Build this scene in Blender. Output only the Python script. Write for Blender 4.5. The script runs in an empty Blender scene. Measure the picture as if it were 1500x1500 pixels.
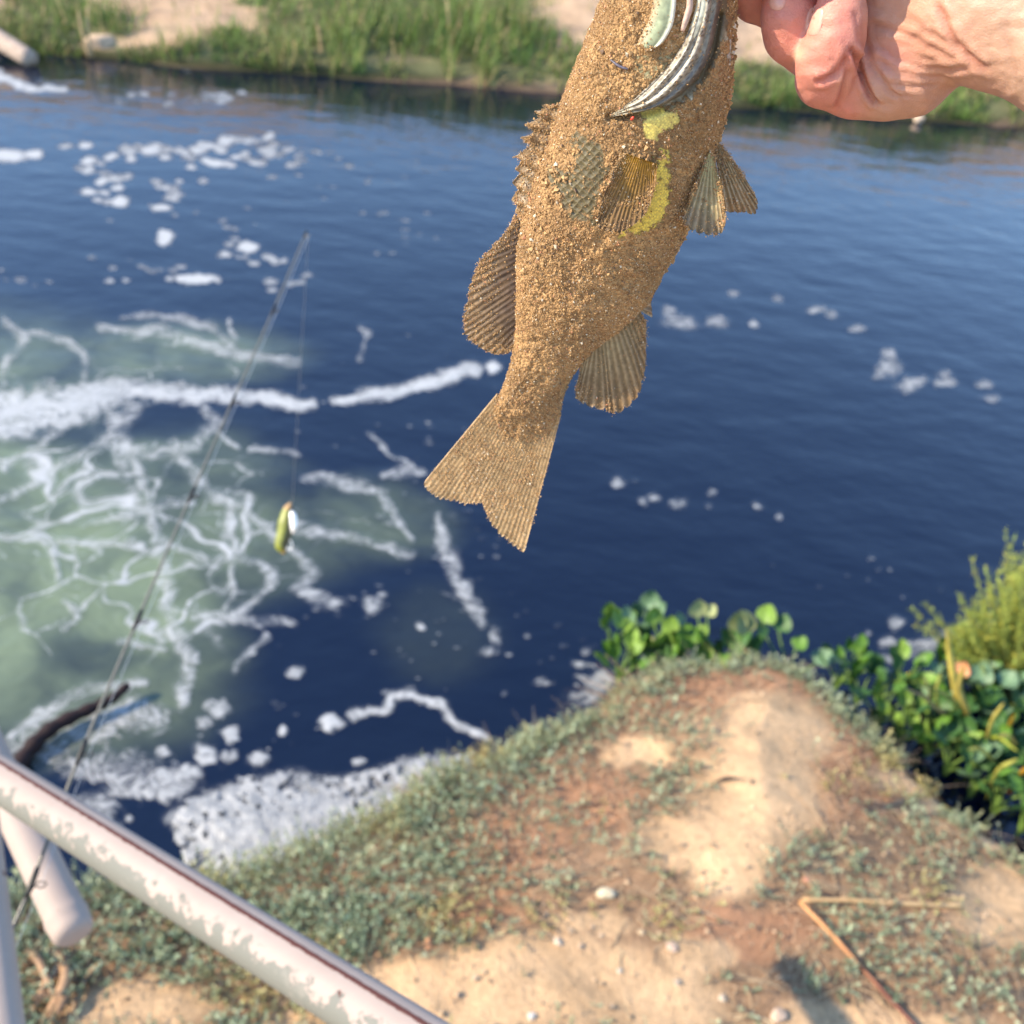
import bpy, math, random
import numpy as np
from mathutils import Vector, Matrix

random.seed(7)
RNG = np.random.default_rng(7)
scene = bpy.context.scene

# ------------------------------------------------------------------ camera
H = 3.2
PITCH, ROLL = math.radians(35), math.radians(6)
F = 1538.0                       # focal length in pixels of a 1500 px wide picture
cam_data = bpy.data.cameras.new('camera')
cam = bpy.data.objects.new('camera', cam_data)
scene.collection.objects.link(cam)
cam_data.sensor_width = 36.0
cam_data.lens = 36.0 * F / 1500.0
cam_data.clip_start = 0.02
cam_data.clip_end = 2000
fwd = Vector((0, math.cos(PITCH), -math.sin(PITCH)))
up0 = Vector((0, math.sin(PITCH), math.cos(PITCH)))
rt0 = Vector((1, 0, 0))
# rolled so that the world's vertical leans to the lower left of the picture
rt = (rt0 * math.cos(ROLL) + up0 * math.sin(ROLL))
up = (up0 * math.cos(ROLL) - rt0 * math.sin(ROLL))
M3 = Matrix((rt, up, -fwd)).transposed()
cam.matrix_world = Matrix.Translation((0, 0, H)) @ M3.to_4x4()
scene.camera = cam
cam_data.dof.use_dof = True
cam_data.dof.focus_distance = 0.40
cam_data.dof.aperture_fstop = (cam_data.lens / 1000) / 0.0027

# ------------------------------------------------------------------ world, sun, exposure
SUN_EL = math.radians(34)
SUN_AZ = math.radians(74)        # degrees to the left of straight behind the camera
sun_dir = Vector((-math.sin(SUN_AZ) * math.cos(SUN_EL), -math.cos(SUN_AZ) * math.cos(SUN_EL), math.sin(SUN_EL)))
world = bpy.data.worlds.new('World')
scene.world = world
world.use_nodes = True
wn = world.node_tree.nodes
wl = world.node_tree.links
wn.clear()
sky = wn.new('ShaderNodeTexSky')
sky.sky_type = 'NISHITA'
sky.sun_disc = False
sky.sun_elevation = SUN_EL
sky.sun_rotation = math.atan2(sun_dir.x, sun_dir.y)
sky.air_density = 1.0
sky.dust_density = 0.1
sky.ozone_density = 3.2
bg = wn.new('ShaderNodeBackground')
bg.inputs['Strength'].default_value = 0.15
wo = wn.new('ShaderNodeOutputWorld')
wl.new(sky.outputs[0], bg.inputs[0])
wl.new(bg.outputs[0], wo.inputs[0])
sun_data = bpy.data.lights.new('sun', 'SUN')
sun_data.energy = 3.3
sun_data.angle = math.radians(0.5)
sun_data.color = (1.0, 0.85, 0.64)
sun = bpy.data.objects.new('sun', sun_data)
scene.collection.objects.link(sun)
sun.rotation_euler = sun_dir.to_track_quat('Z', 'Y').to_euler()
scene.view_settings.view_transform = 'Standard'
scene.view_settings.look = 'None'
scene.view_settings.exposure = 1.35
scene.view_settings.gamma = 1
scene.render.engine = 'CYCLES'
scene.render.resolution_x = scene.render.resolution_y = 1024
scene.cycles.samples = 128
scene.cycles.max_bounces = 6

# ------------------------------------------------------------------ geometry helpers
R3 = np.array([list(rt), list(up), list(fwd)])      # rows: right, up, forward
CAM = np.array([0, 0, H], float)

def rays(px, py):
    px = np.asarray(px, float); py = np.asarray(py, float)
    a = (px - 750) / F; b = (750 - py) / F
    return a[..., None] * R3[0] + b[..., None] * R3[1] + R3[2]
def on_z(px, py, z=0.0):
    d = rays(px, py); t = (z - H) / d[..., 2]
    return CAM + d * t[..., None]
def on_y(px, py, y):
    d = rays(px, py); t = y / d[..., 1]
    return CAM + d * t[..., None]
def at_depth(px, py, depth):
    return CAM + rays(px, py) * np.asarray(depth, float)[..., None]
def to_px(P):
    q = (np.asarray(P, float) - CAM) @ R3.T
    w = np.maximum(q[..., 2], 1e-3)
    return 750 + F * q[..., 0] / w, 750 - F * q[..., 1] / w

_h = RNG.random((256, 256)).astype(np.float64)
def vnoise(x, y, seed=0):
    x = np.asarray(x, float) + seed * 17.31; y = np.asarray(y, float) + seed * 9.73
    xi = np.floor(x).astype(int); yi = np.floor(y).astype(int)
    fx = x - xi; fy = y - yi
    fx = fx * fx * (3 - 2 * fx); fy = fy * fy * (3 - 2 * fy)
    a = _h[xi & 255, yi & 255]; b = _h[(xi + 1) & 255, yi & 255]
    c = _h[xi & 255, (yi + 1) & 255]; d = _h[(xi + 1) & 255, (yi + 1) & 255]
    return (a * (1 - fx) + b * fx) * (1 - fy) + (c * (1 - fx) + d * fx) * fy
def fbm(x, y, seed=0, octs=4):
    s = 0; a = 0.5; n = 0
    for o in range(octs):
        s = s + a * vnoise(x * 2 ** o, y * 2 ** o, seed + o * 3); n += a; a *= 0.5
    return s / n
def sstep(e0, e1, x):
    t = np.clip((x - e0) / (e1 - e0), 0, 1)
    return t * t * (3 - 2 * t)
def seg_dist(px, py, pts):
    """distance to a polyline and the arc index of the closest place"""
    best = np.full(np.shape(px), 1e9); wh = np.zeros(np.shape(px))
    for i in range(len(pts) - 1):
        ax, ay = pts[i][:2]; bx, by = pts[i + 1][:2]
        dx, dy = bx - ax, by - ay
        t = np.clip(((px - ax) * dx + (py - ay) * dy) / (dx * dx + dy * dy + 1e-9), 0, 1)
        d = np.hypot(px - ax - t * dx, py - ay - t * dy)
        m = d < best
        best = np.where(m, d, best); wh = np.where(m, i + t, wh)
    return best, wh
def in_poly(px, py, pts):
    ins = np.zeros(np.shape(px), bool); n = len(pts)
    for i in range(n):
        x1, y1 = pts[i]; x2, y2 = pts[(i + 1) % n]
        c = ((y1 > py) != (y2 > py)) & (px < (x2 - x1) * (py - y1) / (y2 - y1 + 1e-12) + x1)
        ins ^= c
    return ins
def poly_sd(px, py, pts):
    """signed distance, positive inside"""
    d, _ = seg_dist(px, py, list(pts) + [pts[0]])
    return np.where(in_poly(px, py, pts), d, -d)
def resample(pts, n):
    p = np.array(pts, float)
    s = np.r_[0, np.cumsum(np.linalg.norm(np.diff(p, axis=0), axis=1))]
    t = np.linspace(0, s[-1], n)
    return np.stack([np.interp(t, s, p[:, k]) for k in range(p.shape[1])], 1)
def smooth_line(pts, n):
    """Catmull-Rom through the stations, n samples"""
    p = np.array(pts, float); m = len(p)
    q = np.vstack([2 * p[0] - p[1], p, 2 * p[-1] - p[-2]])
    t = np.linspace(0, m - 1 - 1e-6, n); i = t.astype(int); f = (t - i)[:, None]
    a, b, c, d = q[i], q[i + 1], q[i + 2], q[i + 3]
    return 0.5 * (2 * b + (c - a) * f + (2 * a - 5 * b + 4 * c - d) * f ** 2 + (3 * b - a - 3 * c + d) * f ** 3)

def make_mesh(name, V, Fc, mat=None, smooth=True, cols=None, attrs=None):
    me = bpy.data.meshes.new(name)
    V = np.asarray(V, np.float32)
    if isinstance(Fc, np.ndarray):
        Fc = np.asarray(Fc, np.int32); k = Fc.shape[1]; nf = len(Fc)
        me.vertices.add(len(V)); me.vertices.foreach_set('co', V.ravel())
        me.loops.add(nf * k); me.loops.foreach_set('vertex_index', Fc.ravel())
        me.polygons.add(nf)
        me.polygons.foreach_set('loop_start', np.arange(0, nf * k, k, dtype=np.int32))
        me.polygons.foreach_set('loop_total', np.full(nf, k, np.int32))
    else:
        me.from_pydata([tuple(v) for v in V], [], Fc)
    me.update(calc_edges=True)
    me.polygons.foreach_set('use_smooth', np.full(len(me.polygons), smooth, bool))
    if cols is not None:
        ca = me.color_attributes.new('tint', 'FLOAT_COLOR', 'POINT')
        c = np.ones((len(V), 4), np.float32); c[:, :3] = cols
        ca.data.foreach_set('color', c.ravel())
    for k, v in (attrs or {}).items():
        a = me.attributes.new(k, 'FLOAT', 'POINT')
        a.data.foreach_set('value', np.asarray(v, np.float32).ravel())
    if mat: me.materials.append(mat)
    me.validate()
    return me
def link(name, me, parent=None, loc=None):
    o = bpy.data.objects.new(name, me)
    scene.collection.objects.link(o)
    if parent is not None: o.parent = parent
    if loc is not None: o.location = loc
    return o
def part(name, V, Fc, mat, parent=None, **k):
    """mesh given in world coordinates; stored relative to its parent's base"""
    V = np.asarray(V, float)
    if parent is not None:
        top = parent; off = np.zeros(3)
        while top is not None:
            off = off + np.array(top.location); top = top.parent
        V = V - off
    return link(name, make_mesh(name, V, Fc, mat, **k), parent)
def empty(name, loc):
    o = bpy.data.objects.new(name, None); o.empty_display_size = 0.05
    scene.collection.objects.link(o); o.location = loc
    return o
def tag(o, label=None, cat=None, group=None, kind=None):
    if label: o['label'] = label
    if cat: o['category'] = cat
    if group: o['group'] = group
    if kind: o['kind'] = kind
    return o
def grid_faces(n, m, wrap=False, off=0):
    """quads of an n x m vertex grid (m fastest)"""
    i = np.arange(n - 1)[:, None]; j = np.arange(m if wrap else m - 1)[None]
    a = i * m + j; b = i * m + (j + 1) % m; c = (i + 1) * m + (j + 1) % m; d = (i + 1) * m + j
    return np.stack([a, b, c, d], -1).reshape(-1, 4) + off
def tube(P, r, k=10, caps=True):
    """tube along points with radii -> V, F (list of faces)"""
    P = np.asarray(P, float); n = len(P); r = np.broadcast_to(r, (n,))
    T = np.gradient(P, axis=0); T /= np.linalg.norm(T, axis=1)[:, None] + 1e-12
    N = np.zeros_like(P)
    a = np.array([0, 0, 1.0]) if abs(T[0, 2]) < 0.9 else np.array([1.0, 0, 0])
    N[0] = np.cross(T[0], a)
    N[0] /= np.linalg.norm(N[0])
    for i in range(1, n):
        v = N[i - 1] - T[i] * N[i - 1].dot(T[i]); N[i] = v / np.linalg.norm(v)
    B = np.cross(T, N)
    th = np.linspace(0, 2 * np.pi, k, endpoint=False)
    V = P[:, None] + r[:, None, None] * (np.cos(th)[None, :, None] * N[:, None] + np.sin(th)[None, :, None] * B[:, None])
    V = V.reshape(-1, 3)
    Fc = [tuple(f) for f in grid_faces(n, k, True)]
    if caps:
        Fc.append(tuple(range(k))[::-1]); Fc.append(tuple((n - 1) * k + i for i in range(k)))
    return V, Fc
def merge(parts):
    V = []; Fc = []; o = 0
    for v, f in parts:
        V.append(np.asarray(v)); Fc += [tuple(int(i) + o for i in t) for t in f]; o += len(v)
    return np.vstack(V), Fc
ICO = None
def icosphere():
    global ICO
    if ICO is None:
        import bmesh
        bm = bmesh.new(); bmesh.ops.create_icosphere(bm, subdivisions=3, radius=1)
        V = np.array([v.co[:] for v in bm.verts]); Fc = np.array([[v.index for v in f.verts] for f in bm.faces]); bm.free()
        ICO = (V, Fc)
    return ICO
def stone_mesh(name, size, seed, mat, col):
    V, Fc = icosphere(); r = np.random.default_rng(seed)
    V = V.copy()
    for k in range(11):                              # chip flat facets off a ball
        n = r.normal(size=3); n /= np.linalg.norm(n); d = r.uniform(0.55, 0.85)
        e = np.maximum(V @ n - d, 0); V -= e[:, None] * n * 0.92
    V *= np.array(size)
    V += r.normal(size=V.shape) * 0.008 * max(size)
    c = np.array(col) * (0.85 + 0.3 * r.random((len(V), 1)))
    return make_mesh(name, V, Fc, mat, cols=c)

# ------------------------------------------------------------------ materials
def new_mat(name):
    m = bpy.data.materials.new(name); m.use_nodes = True
    nt = m.node_tree; nt.nodes.clear()
    out = nt.nodes.new('ShaderNodeOutputMaterial'); b = nt.nodes.new('ShaderNodeBsdfPrincipled')
    nt.links.new(b.outputs[0], out.inputs[0])
    return m, nt, b, out
class NT:
    def __init__(s, nt): s.nt = nt
    def n(s, t, **k):
        x = s.nt.nodes.new(t)
        for a, v in k.items(): setattr(x, a, v)
        return x
    def put(s, sock, v):
        if isinstance(v, bpy.types.NodeSocket): s.nt.links.new(v, sock)
        elif v is not None: sock.default_value = v
    def attr(s, name, col=False):
        x = s.n('ShaderNodeAttribute', attribute_name=name); return x.outputs['Color' if col else 'Fac']
    def obj(s): return s.n('ShaderNodeTexCoord').outputs['Object']
    def noise(s, vec, scale, detail=4, rough=0.55, dist=0.0, col=False):
        x = s.n('ShaderNodeTexNoise'); s.put(x.inputs['Vector'], vec); x.inputs['Scale'].default_value = scale
        x.inputs['Detail'].default_value = detail; x.inputs['Roughness'].default_value = rough; x.inputs['Distortion'].default_value = dist
        return x.outputs['Color' if col else 'Fac']
    def voro(s, vec, scale, feature='F1', out='Distance', rnd=1.0):
        x = s.n('ShaderNodeTexVoronoi', feature=feature); s.put(x.inputs['Vector'], vec); x.inputs['Scale'].default_value = scale
        x.inputs['Randomness'].default_value = rnd
        return x.outputs[out]
    def math(s, op, a, b=None, c=None, clamp=False):
        x = s.n('ShaderNodeMath', operation=op, use_clamp=clamp); s.put(x.inputs[0], a)
        if b is not None: s.put(x.inputs[1], b)
        if c is not None: s.put(x.inputs[2], c)
        return x.outputs[0]
    def mix(s, f, a, b, mode='MIX'):
        x = s.n('ShaderNodeMix', data_type='RGBA', blend_type=mode); s.put(x.inputs[0], f)
        s.put(x.inputs[6], a if not isinstance(a, tuple) else (*a, 1)[:4]); s.put(x.inputs[7], b if not isinstance(b, tuple) else (*b, 1)[:4])
        return x.outputs[2]
    def ramp(s, f, stops):
        x = s.n('ShaderNodeValToRGB'); s.put(x.inputs[0], f); e = x.color_ramp.elements
        while len(e) < len(stops): e.new(0.5)
        for i, (p, c) in enumerate(stops):
            e[i].position = p; e[i].color = (*c, 1) if isinstance(c, tuple) else (c, c, c, 1)
        return x.outputs[0]
    def mapr(s, f, a, b, c=0.0, d=1.0, smooth=False):
        x = s.n('ShaderNodeMapRange'); s.put(x.inputs[0], f)
        if smooth: x.interpolation_type = 'SMOOTHSTEP'
        for i, v in zip((1, 2, 3, 4), (a, b, c, d)): s.put(x.inputs[i], v)
        return x.outputs[0]
    def bump(s, h, strength=0.5, dist=0.01, normal=None):
        x = s.n('ShaderNodeBump'); s.put(x.inputs['Height'], h); s.put(x.inputs['Strength'], strength); s.put(x.inputs['Distance'], dist)
        if normal is not None: s.put(x.inputs['Normal'], normal)
        return x.outputs[0]
    def scale(s, vec, sc, rot=(0, 0, 0)):
        x = s.n('ShaderNodeMapping'); s.put(x.inputs[0], vec); x.inputs['Scale'].default_value = sc; x.inputs['Rotation'].default_value = rot
        return x.outputs[0]

def tint_mat(name, rough=0.7, nscale=200, nstr=0.3, bump=0.2, bdist=0.002, spec=0.4, trans=0.0, sss=0.0):
    m, nt, b, out = new_mat(name); N = NT(nt)
    c = N.attr('tint', True); v = N.obj()
    n = N.noise(v, nscale, 5)
    f = N.mapr(n, 0.3, 0.7, 1 - nstr, 1 + nstr)
    mm = N.n('ShaderNodeVectorMath', operation='SCALE'); nt.links.new(c, mm.inputs[0]); nt.links.new(f, mm.inputs['Scale'])
    nt.links.new(mm.outputs[0], b.inputs['Base Color'])
    b.inputs['Roughness'].default_value = rough; b.inputs['Specular IOR Level'].default_value = spec
    if bump: nt.links.new(N.bump(n, bump, bdist), b.inputs['Normal'])
    if trans:
        t = N.n('ShaderNodeBsdfTranslucent'); nt.links.new(mm.outputs[0], t.inputs[0])
        ms = N.n('ShaderNodeMixShader'); ms.inputs[0].default_value = trans
        nt.links.new(b.outputs[0], ms.inputs[1]); nt.links.new(t.outputs[0], ms.inputs[2]); nt.links.new(ms.outputs[0], out.inputs[0])
    return m

# water ---------------------------------------------------------------
def water_mat():
    m, nt, b, out = new_mat('river water'); N = NT(nt)
    v = N.obj()
    foam = N.attr('foam'); milk = N.attr('milk'); web = N.attr('web')
    warp = N.noise(v, 2.4, 2, 0.5, col=True)
    wv = N.n('ShaderNodeVectorMath', operation='MULTIPLY_ADD')
    nt.links.new(warp, wv.inputs[0]); wv.inputs[1].default_value = (0.55, 0.55, 0); nt.links.new(v, wv.inputs[2])
    n_f = N.noise(v, 22, 7, 0.68)
    n_m = N.noise(wv.outputs[0], 3.0, 5, 0.6)
    # lacy net of foam on the aerated water
    e1 = N.voro(wv.outputs[0], 2.6, 'DISTANCE_TO_EDGE'); e2 = N.voro(wv.outputs[0], 6.0, 'DISTANCE_TO_EDGE')
    l1 = N.mapr(e1, 0.0, 0.075, 1, 0); l2 = N.mapr(e2, 0.0, 0.085, 0.45, 0)
    lace = N.math('MAXIMUM', l1, l2)
    lace = N.math('MULTIPLY', lace, N.mapr(n_m, 0.35, 0.6, 0.25, 1))
    lace = N.math('MULTIPLY', lace, N.math('MULTIPLY', web, N.mapr(milk, .1, .5, .15, 1.35)))
    # break the foam's edge with fine noise
    n_c = N.noise(v, 7, 4, 0.6); n_b = N.noise(wv.outputs[0], 34, 9, 0.75)
    val = N.math('MAXIMUM', foam, N.math('MULTIPLY', lace, 0.8))
    fr = N.math('MULTIPLY', val, N.math('MULTIPLY', N.mapr(n_b, 0.36, 0.64, 0.25, 1.75), N.mapr(n_c, 0.3, 0.7, 0.5, 1.4)))
    fr = N.mapr(fr, 0.22, 0.85, 0, 1, True)
    thick = N.mapr(val, 0.75, 1.0, 0, 0.5)
    tot = N.math('ADD', N.math('MULTIPLY', fr, 0.80), N.math('MULTIPLY', N.mapr(val, 0.12, 1.0, 0, 1), N.math('ADD', 0.16, thick)), clamp=True)
    mk = N.math('MULTIPLY', milk, N.mapr(n_m, 0.3, 0.7, 0.45, 1.3), clamp=True)
    deep = (0.0006, 0.0032, 0.0170)
    col = N.mix(mk, deep, (0.165, 0.205, 0.115))
    bub = N.mapr(N.voro(v, 95, 'F1'), 0.0, 0.6, 0.82, 1.05)
    fcol = N.mix(bub, (0.25, 0.27, 0.28), (0.45, 0.46, 0.46))
    col = N.mix(tot, col, fcol)
    nt.links.new(col, b.inputs['Base Color'])
    nt.links.new(N.mapr(tot, 0, 0.6, 0.045, 0.6), b.inputs['Roughness'])
    b.inputs['IOR'].default_value = 1.6
    nt.links.new(N.mapr(tot, 0, 1, 0.5, 0.2), b.inputs['Specular IOR Level'])
    # waves: long swells, ripples and turbulence
    w1 = N.noise(N.scale(v, (1, 1.7, 1), (0, 0, 0.25)), 2.0, 3, 0.5)
    w2 = N.noise(N.scale(v, (1, 1.5, 1), (0, 0, -0.2)), 8.0, 4, 0.55, 0.4)
    hgt = N.math('ADD', N.math('MULTIPLY', w1, 1.0), N.math('MULTIPLY', w2, 0.16))
    turb = N.math('MULTIPLY', N.noise(wv.outputs[0], 14, 5, 0.6), N.math('MULTIPLY', milk, 0.12))
    hgt = N.math('ADD', hgt, turb)
    hgt = N.math('ADD', hgt, N.math('MULTIPLY', tot, N.mapr(n_f, 0.2, 0.8, 0.05, 0.26)))
    nt.links.new(N.bump(hgt, 1.0, 0.012), b.inputs['Normal'])
    return m
MW = water_mat()

def ground_mat():
    m, nt, b, out = new_mat('sandy earth'); N = NT(nt)
    v = N.obj(); c = N.attr('tint', True)
    n1 = N.noise(v, 3, 8, 0.62); n2 = N.noise(v, 45, 6, 0.7); vr = N.voro(v, 130, 'F1')
    f = N.mapr(n1, 0.3, 0.7, 0.78, 1.2)
    f = N.math('MULTIPLY', f, N.mapr(n2, 0.25, 0.75, 0.75, 1.22))
    mm = N.n('ShaderNodeVectorMath', operation='SCALE'); nt.links.new(c, mm.inputs[0]); nt.links.new(f, mm.inputs['Scale'])
    nt.links.new(mm.outputs[0], b.inputs['Base Color']); b.inputs['Roughness'].default_value = 0.95
    b.inputs['Specular IOR Level'].default_value = 0.15
    h = N.math('ADD', n2, N.math('MULTIPLY', vr, -0.35)); h = N.math('ADD', h, N.math('MULTIPLY', n1, 1.5))
    nt.links.new(N.bump(h, 0.8, 0.012), b.inputs['Normal'])
    return m
MG = ground_mat()
M_leaf = tint_mat('sage leaf', 0.6, 60, 0.25, 0, trans=0.25)
M_dry = tint_mat('dry stems', 0.8, 60, 0.3, 0, trans=0.1)
M_grass = tint_mat('bank grass', 0.6, 3, 0.3, 0, trans=0.3)
M_hyac = tint_mat('hyacinth leaf', 0.5, 40, 0.25, 0.2, 0.002, spec=0.5, trans=0.3)
M_stone = tint_mat('stone', 0.9, 60, 0.3, 0.5, 0.004)
M_wood = tint_mat('wood', 0.75, 30, 0.4, 0.6, 0.006)
M_reed = tint_mat('reed stalk', 0.5, 90, 0.25, 0.3, 0.001)
M_fin = tint_mat('fin membrane', 0.42, 500, 0.22, 0.35, 0.0005, trans=0.25)
M_gloss = tint_mat('wet fish skin', 0.45, 500, 0.15, 0.25, 0.0004, spec=0.7)
M_grain = tint_mat('sand grain', 0.8, 900, 0.12, 0.0)

# ------------------------------------------------------------------ near bank
EDGE_Z = 0.40
edge_px = [(-900, 1330), (-300, 1300), (30, 1290), (130, 1275), (240, 1255), (330, 1262), (400, 1245), (480, 1205), (560, 1172), (610, 1140),
           (700, 1098), (780, 1058), (850, 1036), (905, 1000), (955, 965), (1040, 950), (1130, 946), (1185, 966), (1235, 1012),
           (1290, 1062), (1350, 1112), (1430, 1182), (1500, 1225), (1700, 1350), (2200, 1700)]
EP = on_z([p[0] for p in edge_px], [p[1] for p in edge_px], EDGE_Z)
bank_poly = [tuple(p[:2]) for p in EP] + [(6, 0.2), (9, -9), (-9, -9), (-8, 0.6)]
def bank_sd(x, y): return poly_sd(x, y, bank_poly)
def bank_z(x, y, sd=None):
    sd = bank_sd(x, y) if sd is None else sd
    sd = sd + 0.09 * (fbm(x * 5, y * 5, 4) - 0.5) * np.minimum(1, 1)
    top = EDGE_Z + 0.16 * sstep(0, 1.0, sd) + 0.06 * (fbm(x * 1.7, y * 1.7, 1) - 0.5) + 0.028 * (fbm(x * 7, y * 7, 2) - 0.5) * sstep(0, .3, sd)
    return np.where(sd > 0, top - 0.10 * np.exp(-np.maximum(sd, 0) / 0.06), top - 0.10 + np.minimum(sd, 0) * 2.6)
BARE = [(1130, 1075, 95, 60), (1110, 1170, 115, 75), (1065, 1255, 75, 55), (985, 1225, 55, 40), (800, 1440, 190, 75), (640, 1470, 120, 60), (950, 1470, 120, 62),
        (205, 1475, 125, 42), (1430, 1190, 75, 22), (1490, 1225, 60, 25), (1460, 1330, 75, 60), (1250, 1500, 200, 26), (930, 1100, 60, 22),
        (1330, 1150, 60, 16), (860, 1350, 60, 20), (1020, 1400, 60, 30), (430, 1500, 50, 25)]
RED = [(760, 1230, 90, 60), (960, 1010, 110, 45), (1200, 1090, 80, 60), (700, 1330, 90, 40), (1240, 1180, 80, 40), (880, 1180, 70, 60), (1100, 1000, 150, 45), (580, 1160, 60, 25), (1100, 1360, 120, 40), (1330, 1110, 90, 30)]
def blobs(px, py, L):
    f = np.zeros(np.shape(px))
    for x, y, a, b in L:
        f = np.maximum(f, 1.35 - np.hypot((px - x) / a, (py - y) / b))
    return np.clip(f, 0, 1.35)
def bare_f(px, py):
    w = 60 * (fbm(px / 70, py / 70, 5) - 0.5) + 40 * (fbm(px / 22, py / 22, 6) - .5)
    return sstep(0.15, 0.6, blobs(px + w, py + w * 0.7, BARE))
def red_f(px, py):
    w = 70 * (fbm(px / 60, py / 60, 8) - 0.5)
    return sstep(0.1, 0.8, blobs(px + w, py + w, RED))

gx = np.linspace(-3.2, 3.4, 620); gy = np.linspace(-1.5, 4.4, 560)
GX, GY = np.meshgrid(gx, gy, indexing='ij')
sd = bank_sd(GX, GY); GZ = bank_z(GX, GY, sd)
P = np.stack([GX, GY, GZ], -1).reshape(-1, 3)
ppx, ppy = to_px(P)
bare = bare_f(ppx, ppy)[:, None]; red = red_f(ppx, ppy)[:, None]
big = fbm(P[:, 0] * 6, P[:, 1] * 6, 12)[:, None]
sandc = np.array([0.64, 0.42, 0.235]) * (1 - 0.22 * sstep(0.5, 0.75, big)) + 0
earth = np.array([0.33, 0.205, 0.12]); redc = np.array([0.40, 0.215, 0.12])
col = earth * (1 - red) + redc * red
col = col * (1 - bare) + sandc * bare
wet = sstep(0.22, 0.02, P[:, 2])[:, None]
col = col * (1 - 0.6 * wet)
# close the sheet down to the river bed at its rim
bank = part('river_bank', P, grid_faces(len(gx), len(gy)), MG, cols=col)
tag(bank, kind='structure')
# terrain that carries on behind and beside the camera
V = np.array([[-60, -1.5, .47], [60, -1.5, .47], [60, -60, .6], [-60, -60, .6]])
V = np.array([[-60, -1.45, .40], [60, -1.45, .40], [60, -60, .6], [-60, -60, .6]])
b2 = part('bank_terrain', V, [(0, 3, 2, 1)], MG, cols=np.tile(sandc[:1].reshape(1, 3), (4, 1))); tag(b2, kind='structure')
bed = part('river_bed', [[-80, -60, -1.2], [80, -60, -1.2], [80, 60, -1.2], [-80, 60, -1.2]], [(0, 1, 2, 3)], MG, cols=np.tile([[.05, .045, .03]], (4, 1))); tag(bed, kind='structure')

# ------------------------------------------------------------------ foam field (painted as a property of the floating foam)
X0, X1, Y0, Y1, ST = -400, 1900, -60, 1700, 2.0
fx = np.arange(X0, X1, ST); fy = np.arange(Y0, Y1, ST)
FX, FY = np.meshgrid(fx, fy, indexing='ij')
wx = 16 * (fbm(FX / 30, FY / 20, 31) - 0.5) + 26 * (fbm(FX / 90, FY / 60, 33) - .5); wy = 12 * (fbm(FX / 30, FY / 20, 37) - 0.5) + 16 * (fbm(FX / 90, FY / 60, 39) - .5)
QX = FX + wx; QY = FY + wy
FOAM = np.zeros(FX.shape)
def stroke(pts, amp=1.0, fuzz=0.9):
    xs = [p[0] for p in pts]; ys = [p[1] for p in pts]; ws = [p[2] for p in pts]; W = max(ws) * 3 + 30
    i0, i1 = [int(np.clip((v - X0) / ST, 0, len(fx))) for v in (min(xs) - W, max(xs) + W)]
    j0, j1 = [int(np.clip((v - Y0) / ST, 0, len(fy))) for v in (min(ys) - W, max(ys) + W)]
    s = (slice(i0, i1), slice(j0, j1))
    d, t = seg_dist(QX[s], QY[s], pts)
    w = np.interp(t, range(len(ws)), ws) * (.45 + 1.1 * fbm(FX[s] / 16, FY[s] / 12, 43, 3))
    FOAM[s] = np.maximum(FOAM[s], amp * sstep(1.0 + fuzz, 1.0 - fuzz * .8, d / w))
def blob(x, y, a, b, amp=1.0, fuzz=0.45, ang=0.0):
    W = max(a, b) * 2 + 30
    i0, i1 = [int(np.clip((v - X0) / ST, 0, len(fx))) for v in (x - W, x + W)]
    j0, j1 = [int(np.clip((v - Y0) / ST, 0, len(fy))) for v in (y - W, y + W)]
    s = (slice(i0, i1), slice(j0, j1)); dx = FX[s] + wx[s] * .5 - x; dy = FY[s] + wy[s] * .5 - y
    c, sn = math.cos(ang), math.sin(ang)
    d = np.hypot((dx * c + dy * sn) / a, (-dx * sn + dy * c) / b) * (.55 + .9 * fbm(FX[s] / 9, FY[s] / 6, 44, 3))
    FOAM[s] = np.maximum(FOAM[s], amp * sstep(1 + fuzz, 1 - fuzz, d))
stroke([(-80, 612, 34), (60, 596, 30), (150, 574, 18), (230, 574, 14), (300, 580, 13), (370, 586, 12), (462, 592, 7)], .84)
stroke([(-80, 640, 26), (40, 618, 20), (130, 600, 16)], 0.8)
stroke([(492, 583, 6), (540, 579, 11), (585, 572, 8), (612, 560, 8), (645, 555, 10), (693, 543, 11)], .85, .8)
blob(722, 540, 13, 10)
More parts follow.
